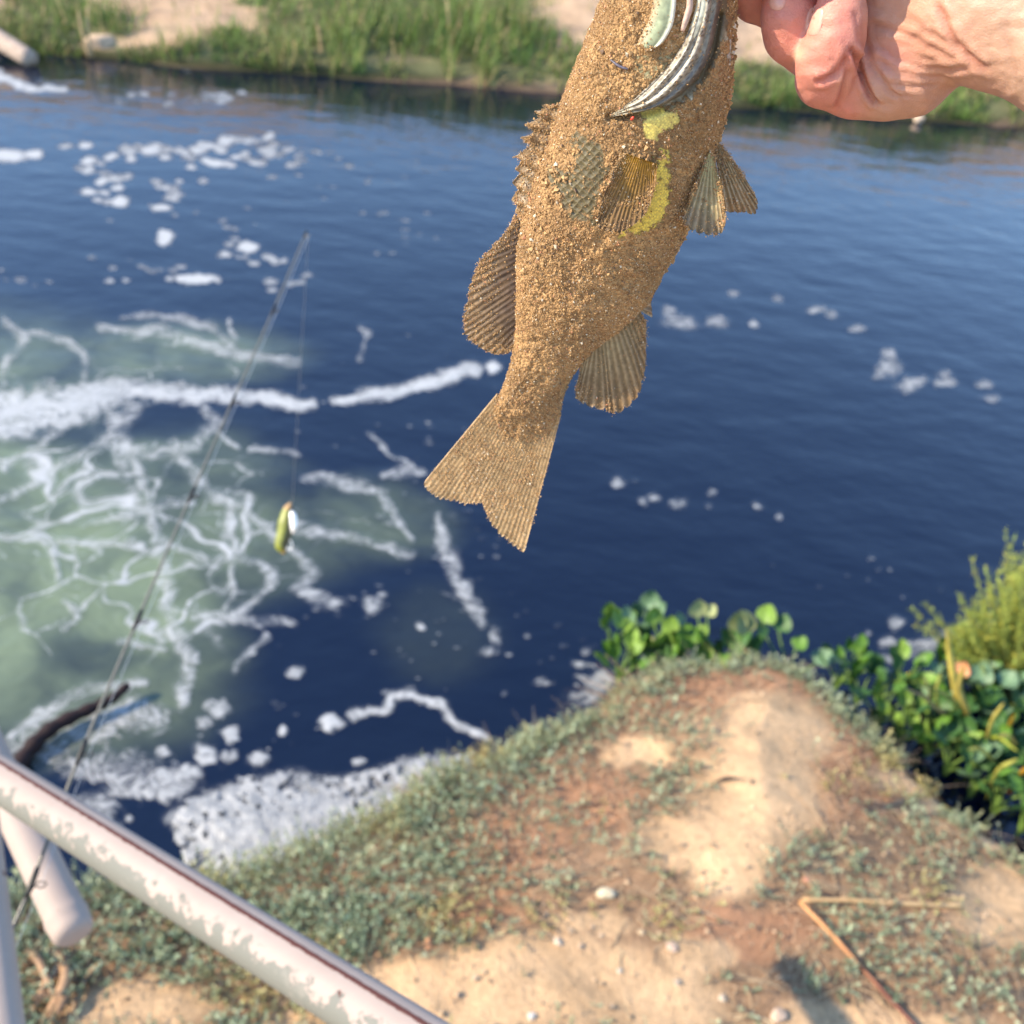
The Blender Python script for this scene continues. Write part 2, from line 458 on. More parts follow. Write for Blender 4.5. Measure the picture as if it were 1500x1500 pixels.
veins = [
 [(0, 470, 5), (34, 492, 6), (14, 530, 5), (4, 560, 4)], [(40, 485, 4), (100, 500, 6), (128, 520, 7), (126, 550, 5)],
 [(150, 484, 4), (240, 488, 6), (320, 512, 6), (350, 520, 6), (440, 530, 5)], [(180, 465, 3), (260, 466, 6), (318, 484, 5), (344, 516, 6)],
 [(340, 470, 3), (345, 500, 4)], [(0, 735, 5), (60, 700, 7), (120, 668, 7), (165, 640, 9), (190, 600, 10)],
 [(0, 690, 5), (50, 660, 6), (90, 620, 8)], [(120, 560, 6), (170, 620, 9), (180, 680, 7)],
 [(300, 600, 7), (318, 620, 8), (285, 655, 7), (230, 668, 8), (190, 660, 8)], [(250, 660, 6), (310, 715, 7), (352, 745, 6), (400, 775, 6), (428, 800, 6)],
 [(180, 640, 9), (215, 720, 8), (232, 800, 9), (240, 860, 9), (236, 900, 7), (268, 945, 10), (280, 985, 9), (272, 1025, 9)],
 [(240, 790, 5), (300, 820, 5), (380, 825, 5), (398, 850, 5), (352, 895, 6)], [(430, 800, 7), (452, 845, 8), (436, 865, 7), (470, 880, 7), (500, 888, 8)],
 [(440, 770, 7), (500, 782, 5), (560, 800, 5), (600, 812, 5)], [(445, 700, 4), (480, 698, 8), (520, 712, 8), (560, 720, 7), (580, 760, 5), (600, 790, 4)],
 [(560, 690, 4), (600, 688, 8), (618, 690, 6)], [(0, 790, 4), (60, 786, 5), (80, 800, 5), (82, 850, 4)], [(60, 790, 4), (140, 796, 5), (200, 800, 6), (232, 820, 6)],
 [(250, 895, 6), (320, 900, 7), (380, 910, 7), (430, 915, 5)], [(640, 760, 5), (650, 800, 7), (672, 850, 7), (690, 890, 8), (704, 912, 6)],
 [(390, 930, 4), (360, 960, 5), (345, 985, 4)], [(90, 880, 4), (120, 905, 5), (100, 925, 4)], [(120, 770, 3), (170, 760, 5), (225, 742, 5), (290, 735, 4)],
 [(0, 1092, 6), (55, 1052, 9), (110, 1020, 9), (160, 1004, 8), (215, 1000, 7)], [(180, 940, 4), (240, 950, 4)],
 [(535, 640, 3), (570, 660, 3), (605, 680, 3)], [(528, 480, 3), (535, 500, 4), (530, 530, 3)], [(320, 640, 3), (350, 658, 4)], [(365, 660, 3), (430, 664, 4)],
 [(340, 830, 4), (342, 870, 4), (330, 890, 4)], [(600, 1010, 3), (560, 1015, 3)]]
for v in veins: stroke([(x, y, w * 1.25) for x, y, w in v], 0.58, 1.0)
stroke([(512, 1050, 7), (556, 1046, 6), (572, 1024, 8), (590, 1018, 9), (615, 1030, 7), (645, 1034, 8), (672, 1060, 7), (712, 1078, 6)], .85, .8)
blob(482, 1060, 17, 12); blob(414, 1072, 8, 9); blob(340, 1078, 12, 13, .8); blob(302, 1105, 18, 16, .8); blob(380, 1112, 18, 12, .8); blob(338, 1108, 14, 9, .7)
for x, y, a, b_, s in [(200, 1050, 50, 26, .6), (130, 1065, 50, 30, .55), (60, 1090, 60, 26, .5), (160, 1125, 75, 24, .6), (250, 1150, 45, 26, .72), (190, 1150, 40, 22, .62), (135, 1190, 40, 34, .6), (80, 1200, 40, 40, .5), (275, 1135, 22, 16, .7)]:
    blob(x, y, a, b_, s, .4)
for x, y, s in [(235, 1103, 8), (180, 1110, 7), (190, 1200, 5), (300, 1060, 10), (620, 920, 6), (430, 985, 9), (545, 885, 12), (560, 872, 6), (320, 1040, 14), (530, 1115, 7)]: blob(x, y, s * 1.3, s, .7)
rr = random.Random(5)
def cluster(x, y, sx, sy, n, s0, s1, amp=1.0):
    for _ in range(n):
        s = rr.uniform(s0, s1) * .78; blob(rr.gauss(x, sx), rr.gauss(y, sy), s * 1.7, s * 0.75, amp * rr.uniform(.55, 1), .5)
cluster(130, 235, 25, 12, 12, 5, 10); cluster(215, 222, 26, 10, 16, 5, 11); cluster(290, 228, 28, 10, 14, 5, 11); cluster(360, 226, 28, 14, 18, 5, 11)
cluster(160, 262, 16, 12, 9, 5, 10); cluster(260, 275, 22, 10, 9, 5, 10); cluster(420, 224, 28, 12, 10, 4, 8, .7)
cluster(300, 320, 60, 20, 12, 3, 7, .7); cluster(370, 365, 25, 10, 9, 5, 9); cluster(430, 410, 20, 10, 6, 5, 9)
cluster(180, 395, 60, 12, 14, 4, 9, .8); cluster(60, 410, 50, 12, 8, 3, 7, .6); cluster(600, 340, 40, 20, 12, 3, 7, .6); cluster(530, 240, 60, 25, 18, 3, 7, .55)
blob(12, 228, 26, 10); blob(48, 225, 18, 7); blob(243, 348, 12, 11); blob(285, 407, 34, 8); blob(360, 362, 18, 8); blob(235, 303, 16, 6); blob(175, 294, 12, 8)
stroke([(0, 108, 8), (20, 120, 7), (60, 128, 6), (95, 132, 4)], .9); cluster(230, 142, 70, 4, 14, 3, 8, .7); cluster(330, 143, 30, 5, 10, 3, 7, .7)
cluster(60, 82, 60, 3, 10, 4, 8, .55); cluster(300, 97, 80, 5, 14, 3, 6, .4)
for x, y, a, b_ in [(1000, 472, 28, 11), (1052, 470, 14, 9), (980, 455, 12, 6), (1140, 438, 9, 6), (1195, 455, 13, 6), (1220, 462, 9, 6), (1256, 482, 12, 6), (1104, 474, 7, 5),
                    (1300, 520, 13, 10), (1300, 543, 20, 12), (1345, 560, 16, 8), (1330, 568, 14, 8), (1388, 560, 16, 7), (1382, 547, 8, 6), (1440, 562, 11, 6), (1452, 583, 16, 6),
                    (905, 706, 10, 8), (942, 735, 7, 6), (958, 730, 8, 6), (994, 741, 13, 7), (1045, 724, 7, 6), (1108, 744, 6, 6), (1140, 758, 5, 5), (1040, 742, 5, 4),
                    (1312, 912, 11, 9), (1303, 942, 14, 9), (1332, 950, 18, 12), (1362, 946, 26, 12), (1398, 935, 22, 14), (1300, 965, 16, 8), (1270, 930, 5, 5), (1252, 936, 4, 4),
                    (884, 998, 24, 16), (862, 1022, 30, 12), (795, 998, 12, 6), (860, 955, 8, 6), (850, 975, 10, 6), (725, 930, 8, 14), (715, 955, 12, 6), (1075, 430, 9, 5)]:
    blob(x, y, a * 1.1, b_ * 1.05, .60, .7)
cluster(700, 560, 120, 60, 12, 2, 5, .5); cluster(750, 920, 80, 50, 26, 2, 5, .55); cluster(560, 880, 90, 60, 34, 2, 5, .55); cluster(1050, 560, 160, 80, 10, 2, 4, .35)
cluster(620, 720, 50, 50, 24, 2, 6, .6); cluster(690, 790, 30, 40, 22, 3, 6, .5); cluster(500, 600, 70, 30, 16, 2, 6, .6); cluster(350, 1090, 60, 40, 24, 2, 5, .6)
cluster(870, 1000, 20, 20, 14, 3, 7, .7); cluster(1300, 880, 60, 40, 12, 3, 5, .5)
raft_px = [(242, 1200), (268, 1170), (320, 1152), (360, 1136), (430, 1127), (505, 1136), (548, 1124), (600, 1108), (700, 1100), (700, 1230), (500, 1300), (400, 1330), (300, 1330), (262, 1245)]
rd = poly_sd(QX, QY, raft_px); FOAM = np.maximum(FOAM, .62 * sstep(-14, 20, rd))
MILK = np.zeros(FX.shape)
MB = [(-40, 560, 250, 120, .55), (60, 780, 250, 150, .85), (150, 860, 200, 170, 1.0), (330, 790, 190, 100, .55), (100, 1010, 250, 110, .72), (250, 960, 120, 90, .5), (540, 760, 120, 70, .38), (250, 520, 200, 50, .6), (240, 690, 200, 80, .45), (-100, 900, 260, 220, 1), (620, 770, 60, 50, .25), (640, 930, 100, 80, .1), (-60, 700, 200, 100, .8)]
for x, y, a, b_, s in MB: MILK = np.maximum(MILK, s * sstep(1.25, 0.35, np.hypot((QX - x) / a, (QY - y) / b_)))
MILK *= 1 - .8 * sstep(1.2, .5, np.hypot((QX - 480) / 120, (QY - 640) / 40)) * 1.0
MILK *= 1 - .75 * sstep(1.2, .5, np.hypot((QX - 240) / 80, (QY - 625) / 28))
MILK *= 1 - .45 * sstep(1.2, .4, np.hypot((QX - 130) / 90, (QY - 965) / 35))
WEB = np.clip(sstep(1.2, .5, np.hypot((FX - 260) / 420, (FY - 760) / 300)) , 0, 1) * sstep(1010, 930, FY) * (0.45 + .5 * sstep(600, 300, FX))
def sample(A, px, py):
    u = np.clip((px - X0) / ST, 0, len(fx) - 1.001); v = np.clip((py - Y0) / ST, 0, len(fy) - 1.001)
    i = u.astype(int); j = v.astype(int); a = u - i; b_ = v - j
    r = (A[i, j] * (1 - a) + A[i + 1, j] * a) * (1 - b_) + (A[i, j + 1] * (1 - a) + A[i + 1, j + 1] * a) * b_
    return r * ((px > X0) & (px < X1 - ST) & (py > Y0) & (py < Y1))
ang = np.radians(np.r_[np.linspace(-180, -52, 20)[:-1], np.linspace(-52, 48, 760), np.linspace(48, 180, 20)[1:-1]])
rad = np.r_[np.geomspace(0.3, 1.0, 12)[:-1], np.geomspace(1.0, 20, 640), np.geomspace(20, 120, 14)[1:]]
A, Rr = np.meshgrid(ang, rad, indexing='ij')
WP = np.stack([np.sin(A) * Rr, np.cos(A) * Rr, np.zeros(A.shape)], -1).reshape(-1, 3)
wpx, wpy = to_px(WP)
vis = (((WP - CAM) @ R3.T)[:, 2] > 0.3)
fo = sample(FOAM, wpx, wpy) * vis; mi = sample(MILK, wpx, wpy) * vis; we = sample(WEB, wpx, wpy) * vis
WP[:, 2] = 0.005 * np.minimum(1, fo) * (.4 + fbm(WP[:, 0] * 14, WP[:, 1] * 14, 51)) * sstep(9, 5, WP[:, 1]) + .012 * mi * (fbm(WP[:, 0] * 5, WP[:, 1] * 5, 52) - .5)
wf = grid_faces(len(ang), len(rad)); nr = len(rad)
j = np.arange(nr - 1); la = (len(ang) - 1) * nr
wrapf = np.stack([la + j, la + j + 1, j + 1, j], -1)[:, ::1]
water = part('river_water', WP, np.vstack([wf, wrapf])[:, ::-1], MW, attrs={'foam': fo, 'milk': mi, 'web': we})
tag(water, kind='structure')

# thick raft of foam banked up against the shore: lumpy froth standing proud of the water
ux, uy = np.meshgrid(np.arange(225, 720, 2.0), np.arange(1095, 1340, 2.0), indexing='ij')
g = on_z(ux, uy, 0.012); sdp = poly_sd(ux + 14 * (fbm(ux / 14, uy / 14, 61) - .5) + 20 * (fbm(ux / 45, uy / 45, 64) - .5), uy + 14 * (fbm(ux / 14, uy / 14, 62) - .5) + 20 * (fbm(ux / 45, uy / 45, 65) - .5), raft_px)
hole = fbm(ux / 11, uy / 9, 66) < .20 + .22 * sstep(70, 0, sdp)
hh = 0.022 * sstep(0, 80, sdp) ** .8 * (0.55 + .6 * fbm(g[..., 0] * 16, g[..., 1] * 16, 63, 5)) + .005 * vnoise(g[..., 0] * 70, g[..., 1] * 70, 3)
g[..., 2] = 0.006 + hh * sstep(0, 8, sdp) * (~hole | (sdp > 60))
keep = (sdp > 0) & ~(hole & (sdp < 60))
idx = grid_faces(*ux.shape); kf = keep.ravel()[idx].all(1)
m_f, nt, b, out = new_mat('river foam'); N = NT(nt); v = N.obj()
bb = N.voro(v, 130, 'F1'); nn = N.noise(v, 18, 6, .65)
nt.links.new(N.mix(N.mapr(nn, .35, .65), (.24, .25, .26), (.46, .46, .45)), b.inputs['Base Color']); b.inputs['Roughness'].default_value = .55
nt.links.new(N.bump(N.math('ADD', bb, nn), .7, .006), b.inputs['Normal'])
used = np.unique(idx[kf]); remap = -np.ones(ux.size, int); remap[used] = np.arange(len(used))
fr = part('foam_raft', g.reshape(-1, 3)[used], remap[idx[kf]][:, ::-1], m_f)
tag(fr, 'thick raft of white froth banked against the near shore beside the scrub', 'foam', kind='stuff')

# ------------------------------------------------------------------ leaf / strand scatter
def strands(P0, D, L, curl, r, nseg, cols, flat=False):
    """many thin curved ribbons-tubes (3 sided) as one mesh arrays; P0 (n,3) starts, D (n,3) directions, L lengths"""
    n = len(P0); t = np.linspace(0, 1, nseg + 1)
    side = np.cross(D, [0, 0, 1.0]) + 1e-6; side /= np.linalg.norm(side, axis=1)[:, None]
    P = P0[:, None] + D[:, None] * (L[:, None] * t)[..., None]
    P = P + (curl[:, None, :] * (t ** 2)[None, :, None])
    w = (r[:, None] * (1 - .75 * t ** 1.5)[None])[..., None]
    n2 = np.cross(side, D); n2 /= np.linalg.norm(n2, axis=1)[:, None] + 1e-9
    if flat:
        V = np.stack([P - side[:, None] * w, P + side[:, None] * w], 2); k = 2
    else:
        V = np.stack([P + w * (math.cos(a) * side[:, None] + math.sin(a) * n2[:, None]) for a in (0, 2.09, 4.19)], 2); k = 3
    V = V.reshape(-1, 3)
    base = (np.arange(n) * (nseg + 1) * k)[:, None, None]; s = (np.arange(nseg) * k)[None, :, None]; q = np.arange(k if k == 3 else 1)[None, None]
    a = base + s + q; b_ = base + s + (q + 1) % k
    Fc = np.stack([a, b_, b_ + k, a + k], -1).reshape(-1, 4)
    C = np.repeat(cols, (nseg + 1) * k, axis=0)
    return V, Fc, C, P
def leaves(P0, D, L, W, cols, up=None):
    """rhombic folded leaves: 4 verts, 2 tris each joined as quads"""
    n = len(P0); rnd = RNG.normal(size=(n, 3)); S = np.cross(D, rnd); S /= np.linalg.norm(S, axis=1)[:, None] + 1e-9
    Nn = np.cross(S, D)
    m = P0 + D * (L * .5)[:, None]
    V = np.stack([P0, m + S * W[:, None] + Nn * (W * .3)[:, None], P0 + D * L[:, None], m - S * W[:, None] + Nn * (W * .3)[:, None]], 1).reshape(-1, 3)
    Fc = np.arange(n * 4).reshape(-1, 4)
    return V, Fc, np.repeat(cols, 4, axis=0)
def cat(*L):
    V = []; Fc = []; C = []; o = 0
    for v, f, c in L: V.append(v); Fc.append(f + o); C.append(c); o += len(v)
    return np.vstack(V), np.vstack(Fc), np.vstack(C)
def unit(v): return v / (np.linalg.norm(v, axis=-1, keepdims=True) + 1e-9)

# ground cover on the near bank
n = 110000
x = RNG.uniform(-2.4, 3.2, n); y = RNG.uniform(0.2, 4.2, n)
sdv = bank_sd(x, y); z = bank_z(x, y, sdv); qx, qy = to_px(np.stack([x, y, z], -1))
bare = bare_f(qx, qy); redv = red_f(qx, qy)
clump = fbm(x * 3.2, y * 3.2, 71) * .6 + fbm(x * 9, y * 9, 72) * .4
onland = (sdv > -0.10) & (qx > -200) & (qx < 1700) & (qy < 1650) & (z > 0.05)
left = sstep(900, 600, qx)
dens = (1 - bare) * sstep(.30, .50, clump + .14 * left + .10 * (sdv < .15)) * (1 - .6 * redv)
pick = onland & (RNG.random(n) < dens * (.26 + .42 * left) + .55 * (sdv < .14) * (1 - bare) + .006)
gxp = np.stack([x, y, z], -1)[pick]; ns = len(gxp)
edge = sstep(.2, 0, sdv[pick])
lean = unit(RNG.normal(size=(ns, 3)) * [.5, .5, .12] + np.stack([(fbm(gxp[:, 0] * 5, gxp[:, 1] * 5, 77) - .5) * 2.2, (fbm(gxp[:, 0] * 5, gxp[:, 1] * 5, 79) - .5) * 2.2, 0 * gxp[:, 0] + .85], -1))
hgt = RNG.uniform(.024, .060, ns) * (1 + .45 * left[pick]) * (1 + .4 * edge) * (.7 + .6 * clump[pick])
yel = fbm(gxp[:, 0] * 4, gxp[:, 1] * 4, 75); pal = RNG.random((ns, 1))
cA = np.array([.20, .27, .16]); cB = np.array([.50, .56, .37]); cY = np.array([.52, .42, .15])
sc = cA * (1 - pal) + cB * pal; yy = (sstep(.55, .72, yel) * .75 + .5 * edge * RNG.random(ns))[:, None]; sc = sc * (1 - yy) + cY * yy
sc *= RNG.uniform(.75, 1.2, (ns, 1))
curl = RNG.normal(size=(ns, 3)) * .010
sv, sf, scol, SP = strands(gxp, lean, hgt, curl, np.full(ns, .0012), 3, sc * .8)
K = 15
tt = RNG.uniform(.25, 1.0, (ns, K)); bp = gxp[:, None] + lean[:, None] * (hgt[:, None] * tt)[..., None] + curl[:, None] * (tt ** 2)[..., None]
ld = unit(RNG.normal(size=(ns, K, 3)) * .55 + lean[:, None] * 1.0)
ll = RNG.uniform(.006, .014, (ns, K)) * (.8 + .4 * tt)
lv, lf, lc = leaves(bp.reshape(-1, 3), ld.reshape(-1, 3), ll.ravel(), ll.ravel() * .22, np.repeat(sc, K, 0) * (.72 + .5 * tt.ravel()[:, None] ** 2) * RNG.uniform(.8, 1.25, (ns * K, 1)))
V, Fc, C = cat((sv, sf, scol), (lv, lf, lc))
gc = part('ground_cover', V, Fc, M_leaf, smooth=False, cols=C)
tag(gc, 'low grey green scrub with small leaves spreading over the near sandy bank', 'ground cover', kind='stuff')

# dry wiry stems lying among it
n = 60000
x = RNG.uniform(-2.4, 3.2, n); y = RNG.uniform(0.2, 4.2, n)
sdv = bank_sd(x, y); z = bank_z(x, y, sdv); qx, qy = to_px(np.stack([x, y, z], -1))
bare = bare_f(qx, qy); redv = red_f(qx, qy); cl = fbm(x * 4, y * 4, 78)
pick = (sdv > -.08) & (qx > -200) & (qx < 1700) & (qy < 1650) & (z > .05) & (RNG.random(n) < (1 - bare) * (.38 + .35 * redv) * sstep(.25, .5, cl) + .004)
g0 = np.stack([x, y, z + .004], -1)[pick]; ns = len(g0); e = sstep(.2, 0, sdv[pick])
d = unit(RNG.normal(size=(ns, 3)) * [1, 1, .0] + np.stack([0 * e, 0 * e, RNG.uniform(.05, .8, ns)], -1))
L = RNG.uniform(.05, .15, ns); cu = RNG.normal(size=(ns, 3)) * .05; cu[:, 2] = -d[:, 2] * L * .9 - .004
rdd = redv[pick][:, None]; pr = RNG.random((ns, 1))
c = (np.array([.42, .28, .17]) * (1 - pr) + np.array([.62, .49, .30]) * pr) * (1 - .5 * rdd) + np.array([.42, .22, .13]) * .5 * rdd
c *= RNG.uniform(.6, 1.3, (ns, 1))
V, Fc, C, _ = strands(g0, d, L, cu, RNG.uniform(.0008, .0021, ns), 5, c)
ds = part('dry_stems', V, Fc, M_dry, smooth=False, cols=C)
tag(ds, 'tangle of dead reddish brown stems matted over the near bank', 'dead stems', kind='stuff')

# grit on the bare earth
n = 9000
x = RNG.uniform(-1.6, 2.2, n); y = RNG.uniform(0.9, 3.6, n); sdv = bank_sd(x, y); ok = (sdv > .02); x, y, sdv = x[ok], y[ok], sdv[ok]
z = bank_z(x, y, sdv); s = RNG.exponential(.0022, len(x)) + .0012; s = np.minimum(s, .011)
OCT = np.array([[1, 0, 0], [-1, 0, 0], [0, 1, 0], [0, -1, 0], [0, 0, 1], [0, 0, -1]], float)
OF = np.array([[0, 2, 4], [2, 1, 4], [1, 3, 4], [3, 0, 4], [2, 0, 5], [1, 2, 5], [3, 1, 5], [0, 3, 5]])
def grains(P, s, cols):
    n = len(P); V = OCT[None] * s[:, None, None] * RNG.uniform(.6, 1.3, (n, 6, 1)) + RNG.normal(size=(n, 6, 3)) * s[:, None, None] * .22
    # random turn
    q = unit(RNG.normal(size=(n, 4))); w, a, b_, c_ = q.T
    Rm = np.stack([1 - 2 * (b_ * b_ + c_ * c_), 2 * (a * b_ - c_ * w), 2 * (a * c_ + b_ * w), 2 * (a * b_ + c_ * w), 1 - 2 * (a * a + c_ * c_), 2 * (b_ * c_ - a * w), 2 * (a * c_ - b_ * w), 2 * (b_ * c_ + a * w), 1 - 2 * (a * a + b_ * b_)], -1).reshape(n, 3, 3)
    V = np.einsum('nij,nkj->nki', Rm, V) + P[:, None]
    Fc = (OF[None] + (np.arange(n) * 6)[:, None, None]).reshape(-1, 3)
    return V.reshape(-1, 3), Fc, np.repeat(cols, 6, 0)
c = np.array([.50, .36, .23]) * RNG.uniform(.45, 1.25, (len(x), 1))
V, Fc, C = grains(np.stack([x, y, z + s * .3], -1), s, c)
gr = part('grit', V, Fc, M_grain, smooth=False, cols=C)
tag(gr, 'loose pale grit scattered over the bare near bank', 'grit', kind='stuff')

# pebbles on the near bank, each a thing of its own
def ground_at(px, py):
    z = .5
    for _ in range(8):
        p = on_z(px, py, z); z = float(bank_z(np.array([p[0]]), np.array([p[1]]))[0])
    return on_z(px, py, z)
pebs = [(888, 1311, 15, (.72, .62, .42), 'squarish cream stone lying alone in the middle of the near bank'),
        (628, 1383, 9, (.66, .34, .18), 'small orange stone on the sand right of the white rail'),
        (818, 1380, 8, (.66, .52, .38), 'small pale stone on the bare sand straight below the cream stone'),
        (850, 1388, 6, (.58, .42, .28), 'tan pebble just right of the small pale stone on bare sand'),
        (984, 1388, 9, (.62, .45, .34), 'pinkish pebble at the edge of the scrub right of the bare sand'),
        (940, 1366, 6, (.6, .45, .28), 'ochre pebble between the cream stone and the bare sand'),
        (779, 1489, 7, (.74, .68, .6), 'whitish pebble at the bottom of the bare sand'),
        (1058, 1463, 7, (.6, .5, .38), 'grey tan pebble at the lower right rim of the bare sand'),
        (1140, 1488, 13, (.58, .42, .30), 'flat pinkish tan stone at the bottom left of the rusty reed'),
        (907, 1423, 5, (.72, .6, .46), 'tiny pale pebble in the middle of the bare sand'),
        (1182, 1290, 6, (.62, .3, .2), 'small reddish pebble above the bent dry reeds'),
        (992, 1440, 6, (.5, .4, .3), 'brownish pebble right of the bare sand centre')]
for i, (px, py, s, c, lab) in enumerate(pebs):
    p = ground_at(px, py); sz = s * np.linalg.norm(p - CAM) / F
    me = stone_mesh('pebble', (sz, sz * .85, sz * .6), i + 20, M_stone, np.array(c) * .8)
    o = link('pebble', me, loc=tuple(p + [0, 0, sz * .25])); o.rotation_euler = (0, 0, i * 1.3)
    tag(o, lab, 'pebble', 'pebbles on the near bank')

# dry reed stalks on the ground
def stalk(name, pts, r, c0, c1, lift=.012, k=8):
    P = np.array([ground_at(a, b_) + np.array([0, 0, lift]) for a, b_ in pts]); P = smooth_line(P, 26)
    rr_ = r * (1 + .06 * np.sin(np.arange(26) * 2.1)); rr_[[8, 17]] *= 1.25
    V, Fc = tube(P, rr_, k); t = np.repeat(np.linspace(0, 1, 26), k)[:, None]
    t = sstep(.4, .7, t)
    return part(name, V, Fc, M_reed, cols=np.array(c0) * (1 - t) + np.array(c1) * t)
P = [ground_at(a, b_) for a, b_ in [(1176, 1326), (1410, 1332)]]
def straight(name, a, b_, r, c0, c1, za, zb):
    A_ = ground_at(*a) + [0, 0, za]; B_ = ground_at(*b_) + [0, 0, zb]
    P = A_ + (B_ - A_) * np.linspace(0, 1, 22)[:, None]; P[:, 2] += .004 * np.sin(np.linspace(0, 6, 22))
    rr_ = np.full(22, r); rr_[[7, 14]] *= 1.3
    V, Fc = tube(P, rr_, 9); t = sstep(.3, .65, np.repeat(np.linspace(0, 1, 22), 9)[:, None] + RNG.normal(size=(198, 1)) * .08)
    return part(name, V, Fc, M_reed, cols=np.array(c0) * (1 - t) + np.array(c1) * t)
o = straight('dry_reed', (1172, 1327), (1410, 1332), .0058, (.62, .38, .17), (.66, .45, .22), .03, .02)
tag(o, 'pale tan dry reed stalk lying level across the scrub at lower right', 'reed stalk', 'dry reeds on the near bank')
o = straight('dry_reed', (1168, 1330), (1345, 1515), .0060, (.58, .27, .10), (.15, .045, .025), .03, .02)
tag(o, 'rusty brown dry reed stalk slanting down to the bottom edge, wet dark end', 'reed stalk', 'dry reeds on the near bank')
P = np.array([ground_at(a, b_) for a, b_ in [(1286, 1056), (1296, 1040), (1312, 1036), (1326, 1050), (1332, 1070)]]); P[:, 2] += [.0, .03, .045, .03, -.01]
V, Fc = tube(smooth_line(P, 18), np.linspace(.013, .010, 18), 9)
o = part('exposed_root', V, Fc, M_reed, cols=np.tile([[.55, .42, .36]], (len(V), 1)))
tag(o, 'pale pinkish root arching out of the right edge of the bank', 'root')
P = np.array([ground_at(a, b_) for a, b_ in [(1040, 1152), (1065, 1143), (1092, 1146)]]); P[:, 2] += .012
V, Fc = tube(smooth_line(P, 12), np.array([.001, .002, .003, .004, .006, .007, .006, .005, .003, .002, .0015, .001]), 6)
o = part('streak', V, Fc, M_wood, cols=np.tile([[.07, .045, .03]], (len(V), 1))); tag(o, 'short dark twig lying on the sandy path near the tip of the bank', 'streak')  # thin dark tube laid on the sand

# withered leaves under the pipe end
for i, (a, b_, c_, w) in enumerate([((25, 1420), (85, 1405), (118, 1450), .012), ((40, 1500), (80, 1440), (112, 1400), .013), ((85, 1395), (100, 1450), (60, 1510), .014),
                                   ((20, 1450), (70, 1470), (110, 1440), .010), ((60, 1520), (95, 1480), (112, 1420), .012), ((30, 1395), (60, 1420), (95, 1500), .011), ((100, 1500), (130, 1440), (165, 1405), .006)]):
    P = np.array([ground_at(*q) for q in (a, b_, c_)]); P[:, 2] += [.01, .035 + .01 * (i % 3), .02]
    S = smooth_line(P, 14); T = unit(np.gradient(S, axis=0)); sd_ = unit(np.cross(T, [0, 0, 1.0])); ww = (w * np.sin(np.linspace(.25, 2.9, 14)))[:, None]
    V = np.stack([S - sd_ * ww, S + [0, 0, -.004], S + sd_ * ww, S + [0, 0, -.007]], 1).reshape(-1, 3)
    o = part('dry_reed_leaf', V, np.vstack([grid_faces(14, 4, True)]), M_reed, cols=np.tile(np.array([.40, .24, .13]) * (.7 + .12 * (i % 4)), (len(V), 1)))
    tag(o, '%s brown reed leaf %s' % (['short', 'broad', 'curling', 'narrow', 'dark', 'light', 'thin outlying'][i], ['on top of the tangle touching the pipe end', 'rising from lower left to the pipe end', 'drooping below the white pipe end', 'lying level across the middle of the tangle', 'leaning at the bottom of the tangle', 'at the left edge of the tangle by the post', 'right of the tangle, pointing at the rail'][i]), 'dry leaf', 'withered reed leaves at lower left')

# branch half sunk in the foam at left
P = at_depth(np.array([20, 50, 95, 140, 188]), np.array([1128, 1092, 1062, 1045, 1016]), np.array([3, 3, 3, 3, 3.0]))
P = on_z(np.array([0, 40, 80, 130, 165, 190]), np.array([1150, 1102, 1070, 1045, 1030, 1013]), .03); P[:, 2] += [-.03, 0, .02, .02, .025, .04]
V, Fc = tube(smooth_line(P, 30), np.linspace(.036, .016, 30) * (1 + .15 * np.sin(np.arange(30) * 1.9)), 10)
o = part('sunken_branch', V, Fc, M_wood, cols=np.tile([[.022, .009, .008]], (len(V), 1))); tag(o, 'dark wet branch sticking out of the foam behind the rail', 'branch')

# ------------------------------------------------------------------ water hyacinths and other water-side plants
def leaf_blade(seed, size):
    """rounded cupped blade in local XY, stalk end at the origin, growing along +Y"""
    r = np.random.default_rng(seed); n, m = 9, 9
    t = np.linspace(0, 1, n)[:, None]; s = np.linspace(-1, 1, m)[None]
    w = .56 * np.sin(np.pi * np.clip(t, 0, 1) ** .72) ** .62 * (1 - .12 * t)
    X = s * w; Y = t * 1.0 + 0 * s - .10 * (s ** 2) * (1 - t) * 0
    Z = .22 * np.abs(s) ** 1.6 * w + .16 * t ** 2 + .03 * np.sin(5 * t + 3 * s + seed) - .25 * t * (1 - t)
    V = np.stack([X + 0 * t, Y, Z], -1).reshape(-1, 3) * size
    Vb = V - [0, 0, .0012]
    f = grid_faces(n, m); k = n * m
    return np.vstack([V, Vb]), np.vstack([f[:, ::-1], f + k]), n, m
leaf_cache = {}
def get_leaf(variant, colk):
    key = (variant, colk)
    if key not in leaf_cache:
        base = {'g': (.12, .26, .035), 'd': (.07, .17, .045), 'l': (.22, .36, .06), 'p': (.36, .40, .17), 'y': (.62, .52, .03), 't': (.17, .29, .16)}[colk]
        V, Fc, n, m = leaf_blade(variant, 1.0); r = np.random.default_rng(variant + 5)
        s = np.tile(np.abs(np.linspace(-1, 1, m)), n); s = np.r_[s, s]
        c = np.array(base) * (1 + .25 * (s[:, None] < .15)) * r.uniform(.85, 1.15, (len(V), 1))
        leaf_cache[key] = make_mesh('leaf', V, Fc, M_hyac, cols=c)
    return leaf_cache[key]
pet_mesh = None
